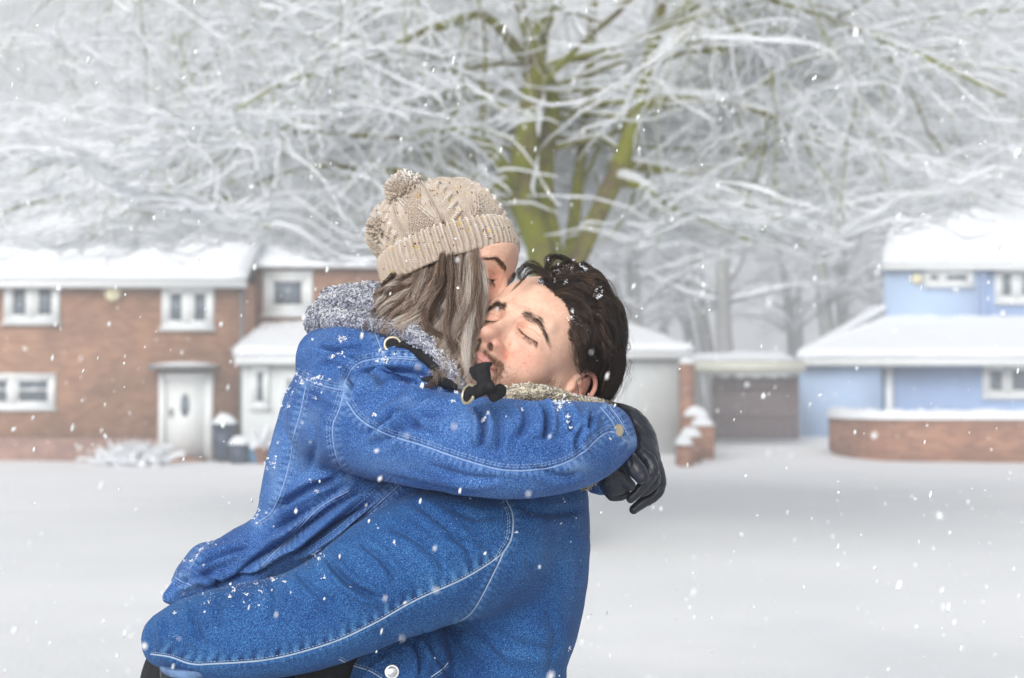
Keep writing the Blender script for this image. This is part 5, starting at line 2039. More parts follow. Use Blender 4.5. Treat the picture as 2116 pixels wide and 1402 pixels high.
M_DENIM_W = denim_mat("washed_denim", srgb(44, 88, 154), srgb(20, 48, 106), srgb(104, 148, 202), srgb(136, 172, 214))
M_DENIM_M = denim_mat("deep_denim", srgb(24, 74, 134), srgb(10, 38, 86), srgb(76, 130, 184), srgb(112, 160, 204))
M_THREAD = flat_mat("pale_thread", srgb(142, 168, 208), .8, .2, .12, 200)
M_CREAM_THREAD = flat_mat("cream_thread", srgb(164, 182, 204), .8, .2, .10, 200)
M_BRASS = flat_mat("antique_brass", srgb(196, 186, 162), .35, .5, .15, 90, metal=.75)
M_SNAP = flat_mat("pewter_snap", srgb(200, 204, 206), .3, .5, .1, 90, metal=.8)
M_VELVET = flat_mat("black_velvet", (.008, .008, .010), .7, .3, .4, 200)
M_CHARCOAL = flat_mat("charcoal_trousers", (.02, .021, .025), .85, .2, .3, 60)


def wear_cols(cl):
    w = np.clip(cl.wear, -1, 1)
    return {"wear": np.stack([np.clip(w, 0, 1), np.clip(-w, 0, 1), 0 * w], -1)}


def seam_threads(bv, lines, r_edge=.0009, r_st=.00042):
    """raised felled edge plus one or two rows of stitches along each traced seam"""
    edge, st = [], []
    for L in lines:
        pl, rows, cordy = L[0], L[1], L[2]
        n = int(np.linalg.norm(np.diff(np.array(pl, float), axis=0), axis=1).sum() / 3) + 6
        if cordy:
            edge += cord(on_surface(bv, pl, n, .0003), r_edge * cordy)
        for o in rows:
            for c, _ in cord(on_surface(bv, offset2(pl, o), n, .0004), 1):
                st += dashes(c, r_st)
    return edge, st


# ---------------------------------------------------------------- the deep blue jacket (man)
def man_jacket():
    v = Vox((-.60, 1.50, .62), (.20, 2.28, 1.46), .0044)
    C = lambda p, k=.02, ys=1.0, op='add': v.chain(chain_px(p, 1.9), k, op, ys)
    C([(1105, 930, .06, 96), (1088, 1040, .06, 128), (1068, 1150, .06, 150), (1058, 1250, .06, 146), (1040, 1350, .06, 130), (1036, 1420, .06, 134), (1030, 1620, .07, 140), (1025, 1760, .08, 138)], .03, 1.25)
    C([(1075, 1000, -.02, 60), (1010, 1120, -.06, 122), (905, 1150, -.10, 139), (800, 1196, -.13, 128), (700, 1252, -.15, 111), (600, 1290, -.15, 103), (500, 1308, -.14, 99), (420, 1316, -.12, 88), (352, 1322, -.10, 62)], .035, 1.0)
    C([(312, 1302, -.09, 14), (325, 1350, -.085, 16), (352, 1330, -.10, 40)], .01)
    C([(330, 1418, -.1, 30), (372, 1420, -.12, 34), (415, 1428, -.12, 30)], .006, 1.6, 'cut')
    # open front of the jacket with its pocket, below the arm
    C([(860, 1330, -.02, 60), (830, 1400, -.03, 100), (820, 1500, -.03, 110), (830, 1740, .0, 115)], .02, 1.0)
    # far arm, round the other side of the other person's waist
    C([(1080, 1060, .22, 90), (950, 1120, .28, 85), (780, 1180, .30, 75), (600, 1230, .27, 62)], .03)
    c = Cloth(v)
    # --- long soft folds of the near sleeve and the back
    c.fs = 1.0
    for a in [
        ([(850, 1035), (905, 1075), (960, 1130), (985, 1170)], 5, 11), ([(790, 1080), (850, 1110), (900, 1150), (925, 1190)], 5, 11), ([(745, 1120), (790, 1160), (820, 1200)], 6, 9),
        ([(672, 1150), (700, 1185), (735, 1215), (790, 1240)], 9, 9), ([(612, 1178), (640, 1212), (690, 1250)], 5, 10),
        ([(560, 1200), (570, 1240), (560, 1290)], 4, 12), ([(470, 1218), (452, 1255), (455, 1310)], 4, 12), ([(395, 1245), (402, 1285), (420, 1340)], 5, 11),
        ([(335, 1275), (345, 1300), (345, 1340)], 5, 8), ([(890, 1100), (960, 1120), (1040, 1130)], 3, 12), ([(930, 1050), (990, 1070), (1045, 1062)], 3, 10),
        ([(1080, 1150), (1120, 1200), (1190, 1230)], 3, 16), ([(1000, 1300), (1080, 1335), (1160, 1345)], 4, 15), ([(1070, 1045), (1130, 1062), (1210, 1052)], 5, 12),
        ([(940, 1290), (1000, 1330), (1060, 1402)], 4, 14), ([(1130, 1250), (1145, 1320), (1130, 1400)], 3, 15), ([(870, 1300), (900, 1350), (935, 1402)], 6, 9),
        ([(850, 1320), (868, 1360), (868, 1402)], 9, 8), ([(740, 1400), (765, 1370), (800, 1345)], 5, 7)]:
        c.crease(*a)
    sleeve = [(312, 1352), (352, 1358), (395, 1372), (440, 1372), (560, 1362), (680, 1330), (770, 1290), (860, 1240), (950, 1200), (1010, 1165), (1042, 1140)]
    armh = [(1046, 1034), (1058, 1060), (1060, 1090), (1055, 1118), (1042, 1140), (1030, 1165), (1000, 1225), (975, 1265), (950, 1284)]
    c.seam(sleeve, 1.5, 4, .25, 3, .25)
    c.scuffs(sleeve, -1, 22, 13, 1.0, 3)
    c.scuffs(armh[:5], 1, 12, 9, .6, 4)
    c.seam(armh, 1.6, 4, .3, 5, .5)
    c.finish(((14, 2.2), (38, 1.1), (95, .35)), 3)
    body = c
    o = mesh_np("denim_jacket", c.V - np.array(man.location), c.Q, M_DENIM_M, man, True, col=wear_cols(c))
    bv = bvh_of(c.V, c.Q)
    e, s = seam_threads(bv, [(sleeve, (-5,), 1.2), (armh[:6], (7, 11), 1.2), (armh[5:], (), .8),
                             ([(700, 1362), (730, 1376), (760, 1385), (790, 1402)], (-5,), 1.0), ([(890, 1400), (915, 1382), (925, 1370)], (5,), 1.0)])
    V, Q, _, _ = tubes_np(e, 6); mb = MB().add(V, Q)
    if s:
        V, Q, _, _ = tubes_np(s, 4); mb.add(V, Q)
    V = np.concatenate(mb.V) - np.array(man.location)
    q = mesh_np("seam_thread", V, np.concatenate(mb.Q), M_CREAM_THREAD, man); q.parent = o; q.location = (0, 0, 0)
    # pocket flap and snap
    pts = on_surface(bv, [(810, 1389), (810.5, 1389)], 2, .0)
    if len(pts):
        snap("snap_button", pts[0], pts[0] - CAM, .0095, o, man, M_SNAP)
    return c, o, bv


def snap(name, p, view, r, parent, root, mat, nrm=None):
    n = -view / np.linalg.norm(view) if nrm is None else nrm
    a = np.cross(n, (0, 0, 1)); a /= np.linalg.norm(a); b = np.cross(n, a)
    prof = [(1.0, 0), (1.0, .25), (.92, .36), (.80, .30), (.70, .34), (.4, .42), (.0001, .45)]
    t = np.linspace(0, 2 * np.pi, 28, endpoint=False)
    V = np.array([p + r * (q * (math.cos(x) * a + math.sin(x) * b) + h * n) for q, h in prof for x in t])
    Q = [(i * 28 + j, i * 28 + (j + 1) % 28, i * 28 + 28 + (j + 1) % 28, i * 28 + 28 + j) for i in range(len(prof) - 1) for j in range(28)]
    o = mesh_np(name, V - np.array(root.location), np.array(Q), mat, parent)
    o.location = (0, 0, 0)
    return o


J_M, O_JM, BV_M = man_jacket()


def sherpa(name, chains, mat_cols, root, parent, h=.0032, amp=.0028, sc=230, seed=3, k=.01, fib=4000, r=.0006, clip=None):
    """curly pile fabric: a bumpy body with loops of yarn"""
    lo = np.min([np.min([np.array(q[:3]) - q[3] for q in c], 0) for c in chains], 0) - .02
    hi = np.max([np.max([np.array(q[:3]) + q[3] for q in c], 0) for c in chains], 0) + .02
    v = Vox(lo, hi, h)
    for c in chains:
        v.chain(c, k)
    V, Q = v.mesh(); V = smooth_mesh(V, Q, 2); V, Q = subdivide(V, Q); V = smooth_mesh(V, Q, 1)
    n = vnormals(V, Q)
    t = vnoise(V, sc, seed, 2); t2 = vnoise(V, 40, seed + 1, 2)
    V = V + n * (amp * (np.abs(t) * 1.6 - .4) + .003 * t2)[:, None]
    n = vnormals(V, Q)
    C1, C2 = np.array(mat_cols[0]), np.array(mat_cols[1])
    m = np.clip(.5 + 1.4 * t, 0, 1)[:, None]
    c = C1 * (1 - m) + C2 * m
    sn = np.clip((vnoise(V, 60, seed + 5, 3) + (n[:, 2] - .5) * 1.2) * 1.6, 0, 1)[:, None] * mat_cols[3]
    c = c * (1 - sn) + np.array([.84, .86, .89]) * sn
    o = mesh_np(name, V - np.array(root.location), Q, M_KNIT, root, True, col={"tint": c})
    # curls
    rg = np.random.default_rng(seed)
    i = rg.choice(len(V), fib)
    pa = []
    tt = np.linspace(0, 1, 6)
    for q in i:
        a = np.cross(n[q], rg.normal(size=3)); a /= np.linalg.norm(a) + 1e-9
        w = rg.uniform(.0012, .0026)
        p = V[q] + a * (w * np.cos(np.pi * tt)[:, None]) + n[q] * (w * 1.1 * np.sin(np.pi * tt)[:, None]) + rg.normal(0, .0003, (6, 3))
        pa.append((p, np.full(6, r)))
    Vf, Qf, ids, ts = tubes_np(pa, 4)
    cc = np.where(rg.random(len(pa))[:, None] < .42, C1, C2) * rg.uniform(.85, 1.2, len(pa))[:, None]
    up = (n[i][:, 2] > .3) & (rg.random(len(pa)) < mat_cols[3])
    cc[up] = (.84, .86, .89)
    f = mesh_np("pile", Vf - np.array(root.location), Qf, M_KNIT, root, True, col={"tint": np.clip(cc, 0, .9)[ids]})
    if parent is not None:
        f.parent = o; f.location = (0, 0, 0); o.parent = parent; o.location = (0, 0, 0)
    return o


CREAM_PILE = (srgb(158, 148, 130), srgb(226, 219, 200), .9, .25)
GREY_PILE = (srgb(116, 120, 138), srgb(184, 188, 202), .9, .3)
sherpa("sherpa_collar", [chain_px([(1030, 824, -.125, 12), (1072, 812, -.115, 15), (1125, 814, -.095, 16), (1175, 828, -.06, 14), (1250, 848, .03, 18), (1275, 862, .09, 18), (1240, 850, .16, 22)], 1.9),
                         chain_px([(1190, 985, .02, 30), (1222, 992, .01, 14)], 1.9)], CREAM_PILE, man, O_JM, fib=4200, seed=8)


# ---------------------------------------------------------------- the lighter jacket (woman)
def woman_jacket():
    v = Vox((-.62, 1.52, .98), (.26, 2.26, 1.70), .0042)
    C = lambda p, k=.02, ys=1.0, op='add': v.chain(chain_px(p, 1.9), k, op, ys)
    C([(742, 760, .10, 92), (738, 830, .10, 138), (705, 930, .10, 143), (668, 1030, .10, 124)], .03, 1.15)
    C([(668, 1000, .10, 100), (610, 1110, .08, 78), (500, 1155, .06, 62), (430, 1190, .04, 48), (370, 1225, .02, 26), (345, 1235, .01, 12)], .03, 1.35)
    C([(640, 1090, .10, 80), (700, 1060, .04, 60), (800, 1040, .0, 44), (860, 1010, -.02, 30)], .03, 1.2)
    C([(430, 1170, .10, 50), (400, 1205, .12, 40), (520, 1210, .14, 60)], .03, 1.2)
    C([(672, 740, .05, 62), (720, 738, .0, 62), (790, 748, -.02, 58), (850, 768, -.05, 48), (905, 796, -.075, 38), (945, 826, -.10, 30)], .02, 1.0)
    # near sleeve
    C([(690, 860, -.0, 98), (760, 885, -.07, 99), (850, 906, -.13, 99), (950, 918, -.175, 104), (1050, 929, -.19, 105), (1130, 927, -.18, 98), (1195, 918, -.14, 87), (1240, 905, -.10, 72), (1272, 898, -.065, 56), (1290, 898, -.05, 44)], .025)
    # far sleeve behind the other's neck
    C([(820, 850, .22, 80), (950, 900, .27, 78), (1080, 900, .26, 74), (1180, 890, .21, 66), (1235, 900, .13, 58)], .02)
    C([(1228, 1000, .03, 22), (1246, 1008, .01, 18)], .008)
    C([(1322, 820, -.06, 46), (1336, 868, -.06, 44), (1352, 920, -.06, 46), (1352, 980, -.06, 46)], .004, 2.2, 'cut')
    c = Cloth(v)
    for a in [
        # sleeve wrinkles
        ([(900, 905), (850, 860), (960, 800)], 5, 10), ([(745, 905), (800, 870), (870, 830), (930, 800)], 8, 10), ([(770, 925), (850, 880), (930, 850)], 4, 11),
        ([(985, 835), (1000, 880), (995, 930)], 9, 9), ([(1010, 835), (1035, 880), (1030, 940)], 4, 10), ([(1110, 830), (1128, 865), (1125, 910)], 10, 8), ([(1080, 832), (1088, 870), (1070, 910)], 5, 10),
        ([(1165, 835), (1180, 870), (1178, 900)], 4, 8), ([(1205, 880), (1190, 915), (1200, 945)], 5, 8), ([(1225, 850), (1215, 885), (1222, 900)], 6, 7),
        ([(720, 790), (790, 770), (860, 772), (900, 790)], 10, 8), ([(730, 830), (800, 800), (870, 790)], 9, 9), ([(760, 790), (830, 800), (880, 812)], 4, 8),
        ([(800, 985), (900, 1010), (1000, 1022)], 3, 9), ([(1090, 960), (1160, 985), (1210, 975)], 3, 10), ([(880, 960), (960, 985), (1040, 990)], 2.5, 10),
        # shoulder and back
        ([(650, 720), (700, 725), (760, 715)], 5, 9), ([(640, 745), (680, 730), (740, 745)], 4, 9), ([(700, 750), (730, 790), (715, 830)], 4, 9),
        ([(590, 880), (600, 930), (580, 990)], 3, 10), ([(640, 860), (650, 920), (640, 980)], 3, 12), ([(620, 790), (660, 830), (700, 850)], 3, 10),
        # folds at the waist under the arm
        ([(560, 1060), (640, 1010), (700, 990)], 9, 9), ([(545, 1110), (650, 1050), (730, 995)], 6, 9), ([(520, 1160), (600, 1110), (700, 1040), (780, 1000)], 9, 9),
        ([(480, 1190), (560, 1140), (640, 1100)], 7, 8), ([(600, 1150), (700, 1080), (800, 1020)], 10, 8), ([(400, 1180), (450, 1150), (520, 1130)], 6, 8),
        ([(350, 1215), (400, 1195), (450, 1180)], 5, 7), ([(420, 1220), (500, 1190), (560, 1175)], 8, 8), ([(660, 1130), (740, 1075), (820, 1020)], 7, 7),
        ([(370, 1180), (430, 1190), (480, 1225)], 5, 8),
    ]:
        c.crease(*a)
    # fold line above the cuff and under the sleeve
    yoke = [(606, 770), (640, 788), (675, 800), (712, 808)]
    armh = [(712, 808), (718, 780), (740, 752), (780, 742), (830, 738), (860, 740)]
    arm2 = [(712, 808), (700, 850), (688, 880), (690, 920), (700, 955), (718, 982)]
    slv = [(716, 830), (745, 868), (800, 898), (870, 920), (950, 948), (1030, 970), (1100, 972), (1160, 960), (1205, 935), (1238, 905), (1262, 893), (1290, 905)]
    back = [(632, 800), (622, 850), (608, 900), (598, 960), (580, 1020), (560, 1060), (535, 1078)]
    hood1 = [(775, 690), (785, 715), (792, 740)]
    band = [(792, 742), (830, 742), (862, 745)]
    hem1 = [(826, 1002), (760, 1060), (700, 1110), (640, 1150)]
    hem2 = [(720, 1015), (660, 1050), (600, 1110), (540, 1170)]
    hem3 = [(437, 1100), (425, 1125), (408, 1150), (388, 1185)]
    hem4 = [(352, 1185), (372, 1200), (396, 1210)]
    hem5 = [(324, 1238), (345, 1247)]
    cuff = [(1240, 842), (1262, 868), (1284, 905), (1300, 915)]
    cuff2 = [(1258, 838), (1280, 868), (1300, 905)]
    L = [(cuff2, (-4,), .9), (yoke, (-6, -12, 6), 1.0), (armh, (-6, -13), 1.0), (arm2, (6, 12), 1.0), (slv, (-7, -12), 1.2), (back, (-7,), 1.1), (hood1, (5,), .9), (band, (5,), .8),
         (hem1, (-6, 6, 16, 26), .8), (hem2, (-5, 5), .8), (hem3, (5,), .9), (hem4, (6, 11), .8), (cuff, (-7, -12), .8)]
    for i, (pl, rows, cordy) in enumerate(L):
        c.seam(pl, 1.4, 4.0, .45, 10 + i, .55)
    c.fold([(1225, 845), (1252, 875), (1275, 925), (1278, 950)], -2, 4)
    # washed patches: seat of the sleeve, back, elbow
    for cx, cy, rx, ry, w in [(1195, 965, 26, 16, .55), (625, 940, 30, 60, .25), (570, 990, 14, 60, .35), (640, 860, 26, 22, .25), (980, 870, 60, 30, .12), (800, 960, 90, 16, .12), (860, 840, 30, 10, .3), (960, 815, 26, 8, .3)]:
        c.wear += w * np.exp(-(((c.px - cx) / rx) ** 2 + ((c.py - cy) / ry) ** 2)) * (c.face > .1)
    c.finish(((16, 2.0), (42, 1.1), (100, .35)), 4)
    o = mesh_np("denim_jacket", c.V - np.array(woman.location), c.Q, M_DENIM_W, woman, True, col=wear_cols(c))
    bv = bvh_of(c.V, c.Q)
    e, s = seam_threads(bv, L, .0008)
    V, Q, _, _ = tubes_np(e, 6); mb = MB().add(V, Q)
    V, Q, _, _ = tubes_np(s, 4); mb.add(V, Q)
    q = mesh_np("seam_thread", np.concatenate(mb.V) - np.array(woman.location), np.concatenate(mb.Q), M_THREAD, woman); q.parent = o; q.location = (0, 0, 0)
    # cuff snap
    p = on_surface(bv, [(1277, 890), (1277.5, 890)], 2, 0)
    if len(p):
        h = bv.find_nearest(Vector(p[0]))
        nn = np.array(h[1]); nn = nn if nn @ (CAM - p[0]) > 0 else -nn
        snap("snap_button", p[0], None, .0078, o, woman, M_BRASS, nn)
    return c, o, bv


J_W, O_JW, BV_W = woman_jacket()

# grey pile hood
hood = [
    chain_px([(662, 664, .10, 26), (700, 668, .03, 25), (760, 669, -.01, 22), (820, 678, -.04, 19), (868, 701, -.07, 18), (905, 736, -.09, 18), (930, 770, -.105, 17), (947, 797, -.112, 14)], 1.9),
    chain_px([(665, 655, .16, 30), (700, 634, .10, 34), (735, 625, .06, 36), (775, 640, .04, 34), (800, 660, .06, 26)], 1.9),
    chain_px([(690, 620, .16, 28), (730, 612, .14, 26), (775, 610, .12, 24), (800, 640, .12, 30)], 1.9),
    chain_px([(662, 664, .10, 26), (672, 670, .20, 34), (740, 680, .27, 40), (850, 700, .26, 40), (900, 720, .20, 30)], 1.9),
]
sherpa("pile_hood", hood, GREY_PILE, woman, O_JW, fib=15000, seed=12, h=.0034, amp=.0026)


def eyelet(name, c, nrm, ra, rb, tube, parent, root, tilt=None):
    n = nrm / np.linalg.norm(nrm)
    a = np.cross(n, (0, 0, 1)); a /= np.linalg.norm(a); b = np.cross(n, a)
    t = np.linspace(0, 2 * np.pi, 41)
    p = np.array([c + ra * math.cos(x) * a + rb * math.sin(x) * b for x in t])
    V, Q, _, _ = tubes_np([(p, np.full(41, tube))], 10)
    # flatten the ring towards the cloth
    o = mesh_np(name, V - np.array(root.location), Q, M_BRASS, parent); o.location = (0, 0, 0)
    V = np.array([c + n * .0006] + [c + n * .0006 + ra * .95 * math.cos(x) * a + rb * .95 * math.sin(x) * b for x in t[:-1]])
    F_ = np.array([(0, 1 + i, 1 + (i + 1) % 40) for i in range(40)])
    k = mesh_np("eyelet_hole", V - np.array(root.location), F_, M_VELVET, o); k.location = (0, 0, 0)
    return o


def drawcord():
    p = on_surface(BV_W, [(812, 714), (812.5, 714)], 2, .001)[0]
    eyelet("eyelet", p, CAM - p + np.array([0, 0, .3]), .0105, .0096, .0022, O_JW, woman)
    W3 = lambda a, b, d: P(a, b, 1.9 + d)

    def dep(a, b, out=.0):
        q = on_surface(BV_W, [(a, b), (a + .5, b)], 2, 0)
        return (q[0][1] - 1.9 if len(q) else -.1) - out
    v = Vox(P(780, 860, 1.60), P(1080, 680, 2.05), .0016)

    def rb(pts, k=.004, ys=.45):
        v.chain(chain_px(pts, 1.9), k, 'add', ys)
    # velvet ribbon out of the eyelet, running down beside the hood
    def rib(pts, ys=.4):
        w_ = Vox(P(760, 900, 1.60), P(1080, 660, 2.05), .0018)
        w_.chain(chain_px(pts, 1.9), .003, 'add', ys)
        V, Q = w_.mesh(); V = smooth_mesh(V, Q, 1); n = vnormals(V, Q)
        V = V + n * (.0006 * vnoise(V, 160, 3, 2))[:, None]
        o = mesh_np("ribbon", V - np.array(woman.location), Q, M_VELVET, O_JW); o.location = (0, 0, 0)
    rib([(820, 717, dep(820, 717, .001), 5), (836, 712, dep(836, 716, .004), 9), (858, 720, dep(858, 724, .006), 13), (882, 738, dep(880, 745, .008), 15), (902, 758, dep(892, 768, .008), 12), (912, 772, dep(900, 780, .008), 8)])
    rib([(858, 792, dep(858, 792, .0), 3), (885, 785, dep(885, 788, .003), 8), (915, 790, dep(915, 795, .006), 11), (940, 800, dep(935, 812, .01), 7)])
    # the bow and its loose tails on top of the sleeve
    rb([(975, 815, -.262, 13), (990, 808, -.272, 14), (1005, 800, -.275, 12)], .003, .7)
    rb([(1003, 792, -.272, 13), (1012, 800, -.278, 12)], .003, .8)
    rb([(1000, 790, -.270, 10), (996, 774, -.270, 19), (990, 768, -.268, 16)], .004, .4)
    rb([(985, 776, -.262, 12), (975, 764, -.262, 7)], .004, .4)
    rb([(996, 762, -.270, 12), (1006, 755, -.272, 8), (1014, 752, -.27, 5)], .004, .5)
    rb([(1008, 806, -.276, 9), (1024, 812, -.272, 13), (1034, 806, -.268, 13)], .003, .5)
    rb([(1020, 820, -.272, 12), (1034, 812, -.268, 11)], .003, .5)
    V, Q = v.mesh(); V = smooth_mesh(V, Q, 1)
    n = vnormals(V, Q)
    V = V + n * (.0007 * vnoise(V, 160, 3, 2))[:, None]
    o = mesh_np("drawcord", V - np.array(woman.location), Q, M_VELVET, O_JW); o.location = (0, 0, 0)
    c = W3(968, 815, -.262)
    eyelet("eyelet", c, np.array([-.75, -.6, .25]), .0110, .0110, .0019, O_JW, woman)


drawcord()


# ---------------------------------------------------------------- gloves
def leather_mat():
    m, n, b = new_mat("navy_leather", .38, .5)
    t = noise(n, 260, 4, .6); t2 = noise(n, 30, 3)
    n.links.new(ramp(n, t2.outputs[0], [(.3, (.010, .012, .020)), (.7, (.022, .026, .040))]), b.inputs["Base Color"])
    n.links.new(ramp(n, t.outputs[0], [(.3, (.30, .30, .30)), (.7, (.50, .50, .50))]), b.inputs["Roughness"])
    bump(n, b, t.outputs[0], .12, .001)
    return m


M_LEATHER = leather_mat()


def glove(chains, seams, root, h=.0016, seed=1, creases=()):
    allp = np.concatenate([np.array(chain_px(c, 1.9)) for c, _ in chains])
    v = Vox((allp[:, :3] - allp[:, 3:]).min(0) - .012, (allp[:, :3] + allp[:, 3:]).max(0) + .012, h)
    for c, k in chains:
        v.chain(chain_px(c, 1.9), k)
    V, Q = v.mesh(); V = smooth_mesh(V, Q, 2)
    n = vnormals(V, Q)
    px, py = proj(V)
    d = .0010 * vnoise(V, 70, seed, 2) - .0009 * np.abs(vnoise(V, 130, seed + 1, 2))
    for pl, hh, w in creases:
        q = resample(np.array(pl, float), 16)
        dd, t, s = poly_dist(px, py, q)
        f = np.clip(np.minimum(t, 1 - t) / .15, 0, 1) * np.clip(np.sum(n * (CAM - V), 1) * 2, 0, 1)
        d -= .001 * hh * np.exp(-(dd / w) ** 2) * f
        d += .0006 * hh * np.exp(-((dd - 2 * w) / w) ** 2) * f
    V = V + n * d[:, None]
    o = mesh_np("leather_glove", V - np.array(root.location), Q, M_LEATHER, root)
    bv = bvh_of(V, Q)
    e = []
    for pl in seams:
        e += cord(on_surface(bv, pl, 30, .0), .0006)
    for e_ in e:
        Vs, Qs, _, _ = tubes_np([e_], 5)
        s = mesh_np("glove_seam", Vs - np.array(root.location), Qs, M_LEATHER, o); s.location = (0, 0, 0)
    return o


# the far hand, coming over from behind, fingers hanging down
glove([
    ([(1240, 868, .07, 34), (1268, 866, .04, 34), (1298, 882, .02, 40), (1318, 910, .0, 40), (1328, 945, -.02, 36)], .008),
    ([(1320, 935, -.03, 30), (1338, 965, -.03, 30), (1346, 985, -.03, 26)], .008),
    ([(1322, 938, -.055, 17), (1342, 955, -.062, 16), (1346, 978, -.066, 15), (1328, 1005, -.070, 13), (1303, 1032, -.070, 9.5)], .0025),
    ([(1338, 965, -.045, 16), (1352, 990, -.050, 14), (1335, 1012, -.055, 12), (1312, 1020, -.055, 10)], .0025),
    ([(1350, 965, -.03, 20), (1362, 1000, -.03, 16), (1352, 1025, -.035, 13), (1328, 1040, -.038, 12), (1310, 1053, -.04, 10)], .0025),
], [[(1310, 840), (1330, 870), (1345, 910)], [(1300, 1036), (1326, 1008), (1346, 980), (1338, 955)], [(1310, 1060), (1330, 1044), (1360, 1025), (1374, 1000)]], woman, seed=4,
    creases=[([(1270, 850), (1290, 890), (1300, 925)], 2.2, 4), ([(1290, 850), (1312, 890), (1320, 930)], 1.8, 4), ([(1300, 870), (1318, 880), (1330, 900)], 1.5, 3), ([(1325, 1000), (1350, 985), (1372, 1000)], 1.2, 3), ([(1255, 870), (1280, 880), (1300, 900)], 2, 4)])
# the near hand, palm down with the thumb crossing it
glove([
    ([(1255, 940, -.06, 34), (1268, 955, -.07, 36), (1268, 985, -.07, 32)], .008),
    ([(1288, 940, -.085, 20), (1302, 955, -.098, 20), (1316, 972, -.105, 19), (1326, 986, -.108, 16)], .004),
    ([(1256, 985, -.065, 20), (1254, 1004, -.066, 15), (1270, 1012, -.070, 14), (1296, 1006, -.072, 12)], .0025),
    ([(1258, 1010, -.045, 15), (1266, 1024, -.050, 12), (1282, 1026, -.050, 11), (1294, 1020, -.05, 10)], .0025),
    ([(1272, 975, -.08, 18), (1290, 990, -.083, 13), (1304, 1004, -.083, 11)], .0025),
], [[(1250, 970), (1262, 996)], [(1256, 966), (1270, 994)]], woman, seed=7,
    creases=[([(1278, 965), (1296, 975), (1300, 985)], 1.6, 3), ([(1285, 925), (1300, 945), (1305, 965)], 1.5, 3), ([(1240, 960), (1262, 965), (1275, 990)], 1.4, 3)])
# the other person's hand under the sleeve end at the lower left
glove([
    ([(372, 1345, -.10, 40), (378, 1385, -.10, 46), (392, 1420, -.09, 48)], .008),
    ([(372, 1425, -.10, 20), (380, 1470, -.09, 15), (400, 1495, -.08, 13)], .003), ([(395, 1430, -.12, 18), (405, 1478, -.11, 15), (425, 1500, -.10, 13)], .003),
    ([(412, 1425, -.10, 18), (430, 1470, -.09, 15), (448, 1490, -.08, 13)], .003), ([(425, 1410, -.08, 16), (452, 1450, -.07, 14), (468, 1470, -.06, 12)], .003),
    ([(350, 1395, -.11, 18), (348, 1430, -.12, 15), (362, 1455, -.12, 13)], .003),
], [], man, seed=9, creases=[([(345, 1385), (375, 1392), (410, 1388)], 2.5, 5), ([(350, 1400), (390, 1408), (420, 1398)], 2, 5)])


def extras():
    # pale turned-back lining inside the sleeve end, and the dark shirt in the open jacket
    v = Vox(P(300, 1420, 1.70), P(560, 1330, 1.92), .002)
    v.chain(chain_px([(335, 1372, -.125, 14), (365, 1385, -.15, 19), (400, 1388, -.16, 18), (430, 1380, -.15, 14)], 1.9), .01, 'add', .8)
    V, Q = v.mesh(); V = smooth_mesh(V, Q, 3)
    o = mesh_np("sleeve_lining", V - np.array(man.location), Q, flat_mat("lining", srgb(104, 130, 168), .85, .2, .3, 60), O_JM); o.location = (0, 0, 0)
    v = Vox((-.32, 1.76, .70), (.02, 2.1, 1.25), .005)
    v.chain(chain_px([(760, 1340, .07, 80), (730, 1420, .06, 120), (740, 1700, .06, 130)], 1.9), .02)
    V, Q = v.mesh(); V = smooth_mesh(V, Q, 3)
    mesh_np("shirt", V - np.array(man.location), Q, M_CHARCOAL, man)

    # trousers and boots down to the snow (below the picture)
    def legs(name, root, hips, pts, mat, r0, r1):
        v = Vox((-.75, 1.6, -.02), (.3, 2.4, 1.15), .008)
        for hip, kn, an in pts:
            v.chain([tuple(hips) + (r0 * 1.15,), tuple(hip) + (r0,), tuple(kn) + (r0 * .72,), tuple(an) + (r1,)], .03)
        V, Q = v.mesh(); V = smooth_mesh(V, Q, 4)
        n = vnormals(V, Q); V = V + n * (.006 * vnoise(V, 14, 3, 2))[:, None]
        mesh_np(name, V - np.array(root.location), Q, mat, root)
        mb = []
        for hip, kn, an in pts:
            v = Vox(np.array(an) - (.16, .2, .12), np.array(an) + (.16, .14, .14), .005)
            v.chain([(an[0], an[1], an[2] + .06, .056), (an[0], an[1], an[2] - .02, .055)], .01)
            v.cap((an[0], an[1] + .02, an[2] - .05), (an[0] - .03, an[1] - .12, an[2] - .055), .045, .04, .03)
            V, Q = v.mesh(); V = smooth_mesh(V, Q, 2)
            mesh_np("boot", V - np.array(root.location), Q, M_LEATHER, root)
    legs("trousers", man, (-.01, 1.97, .98), [((.05, 1.93, .88), (.04, 1.90, .50), (.05, 1.92, .11)), ((-.10, 2.02, .88), (-.12, 1.98, .50), (-.12, 2.02, .11))], flat_mat("dark_jeans", srgb(34, 44, 66), .85, .2, .25, 60), .105, .06)
    legs("trousers", woman, (-.40, 1.99, 1.10), [((-.42, 1.92, 1.0), (-.40, 1.86, .62), (-.46, 1.92, .22)), ((-.42, 2.07, 1.0), (-.36, 2.04, .62), (-.42, 2.10, .22))], M_CHARCOAL, .09, .052)


extras()


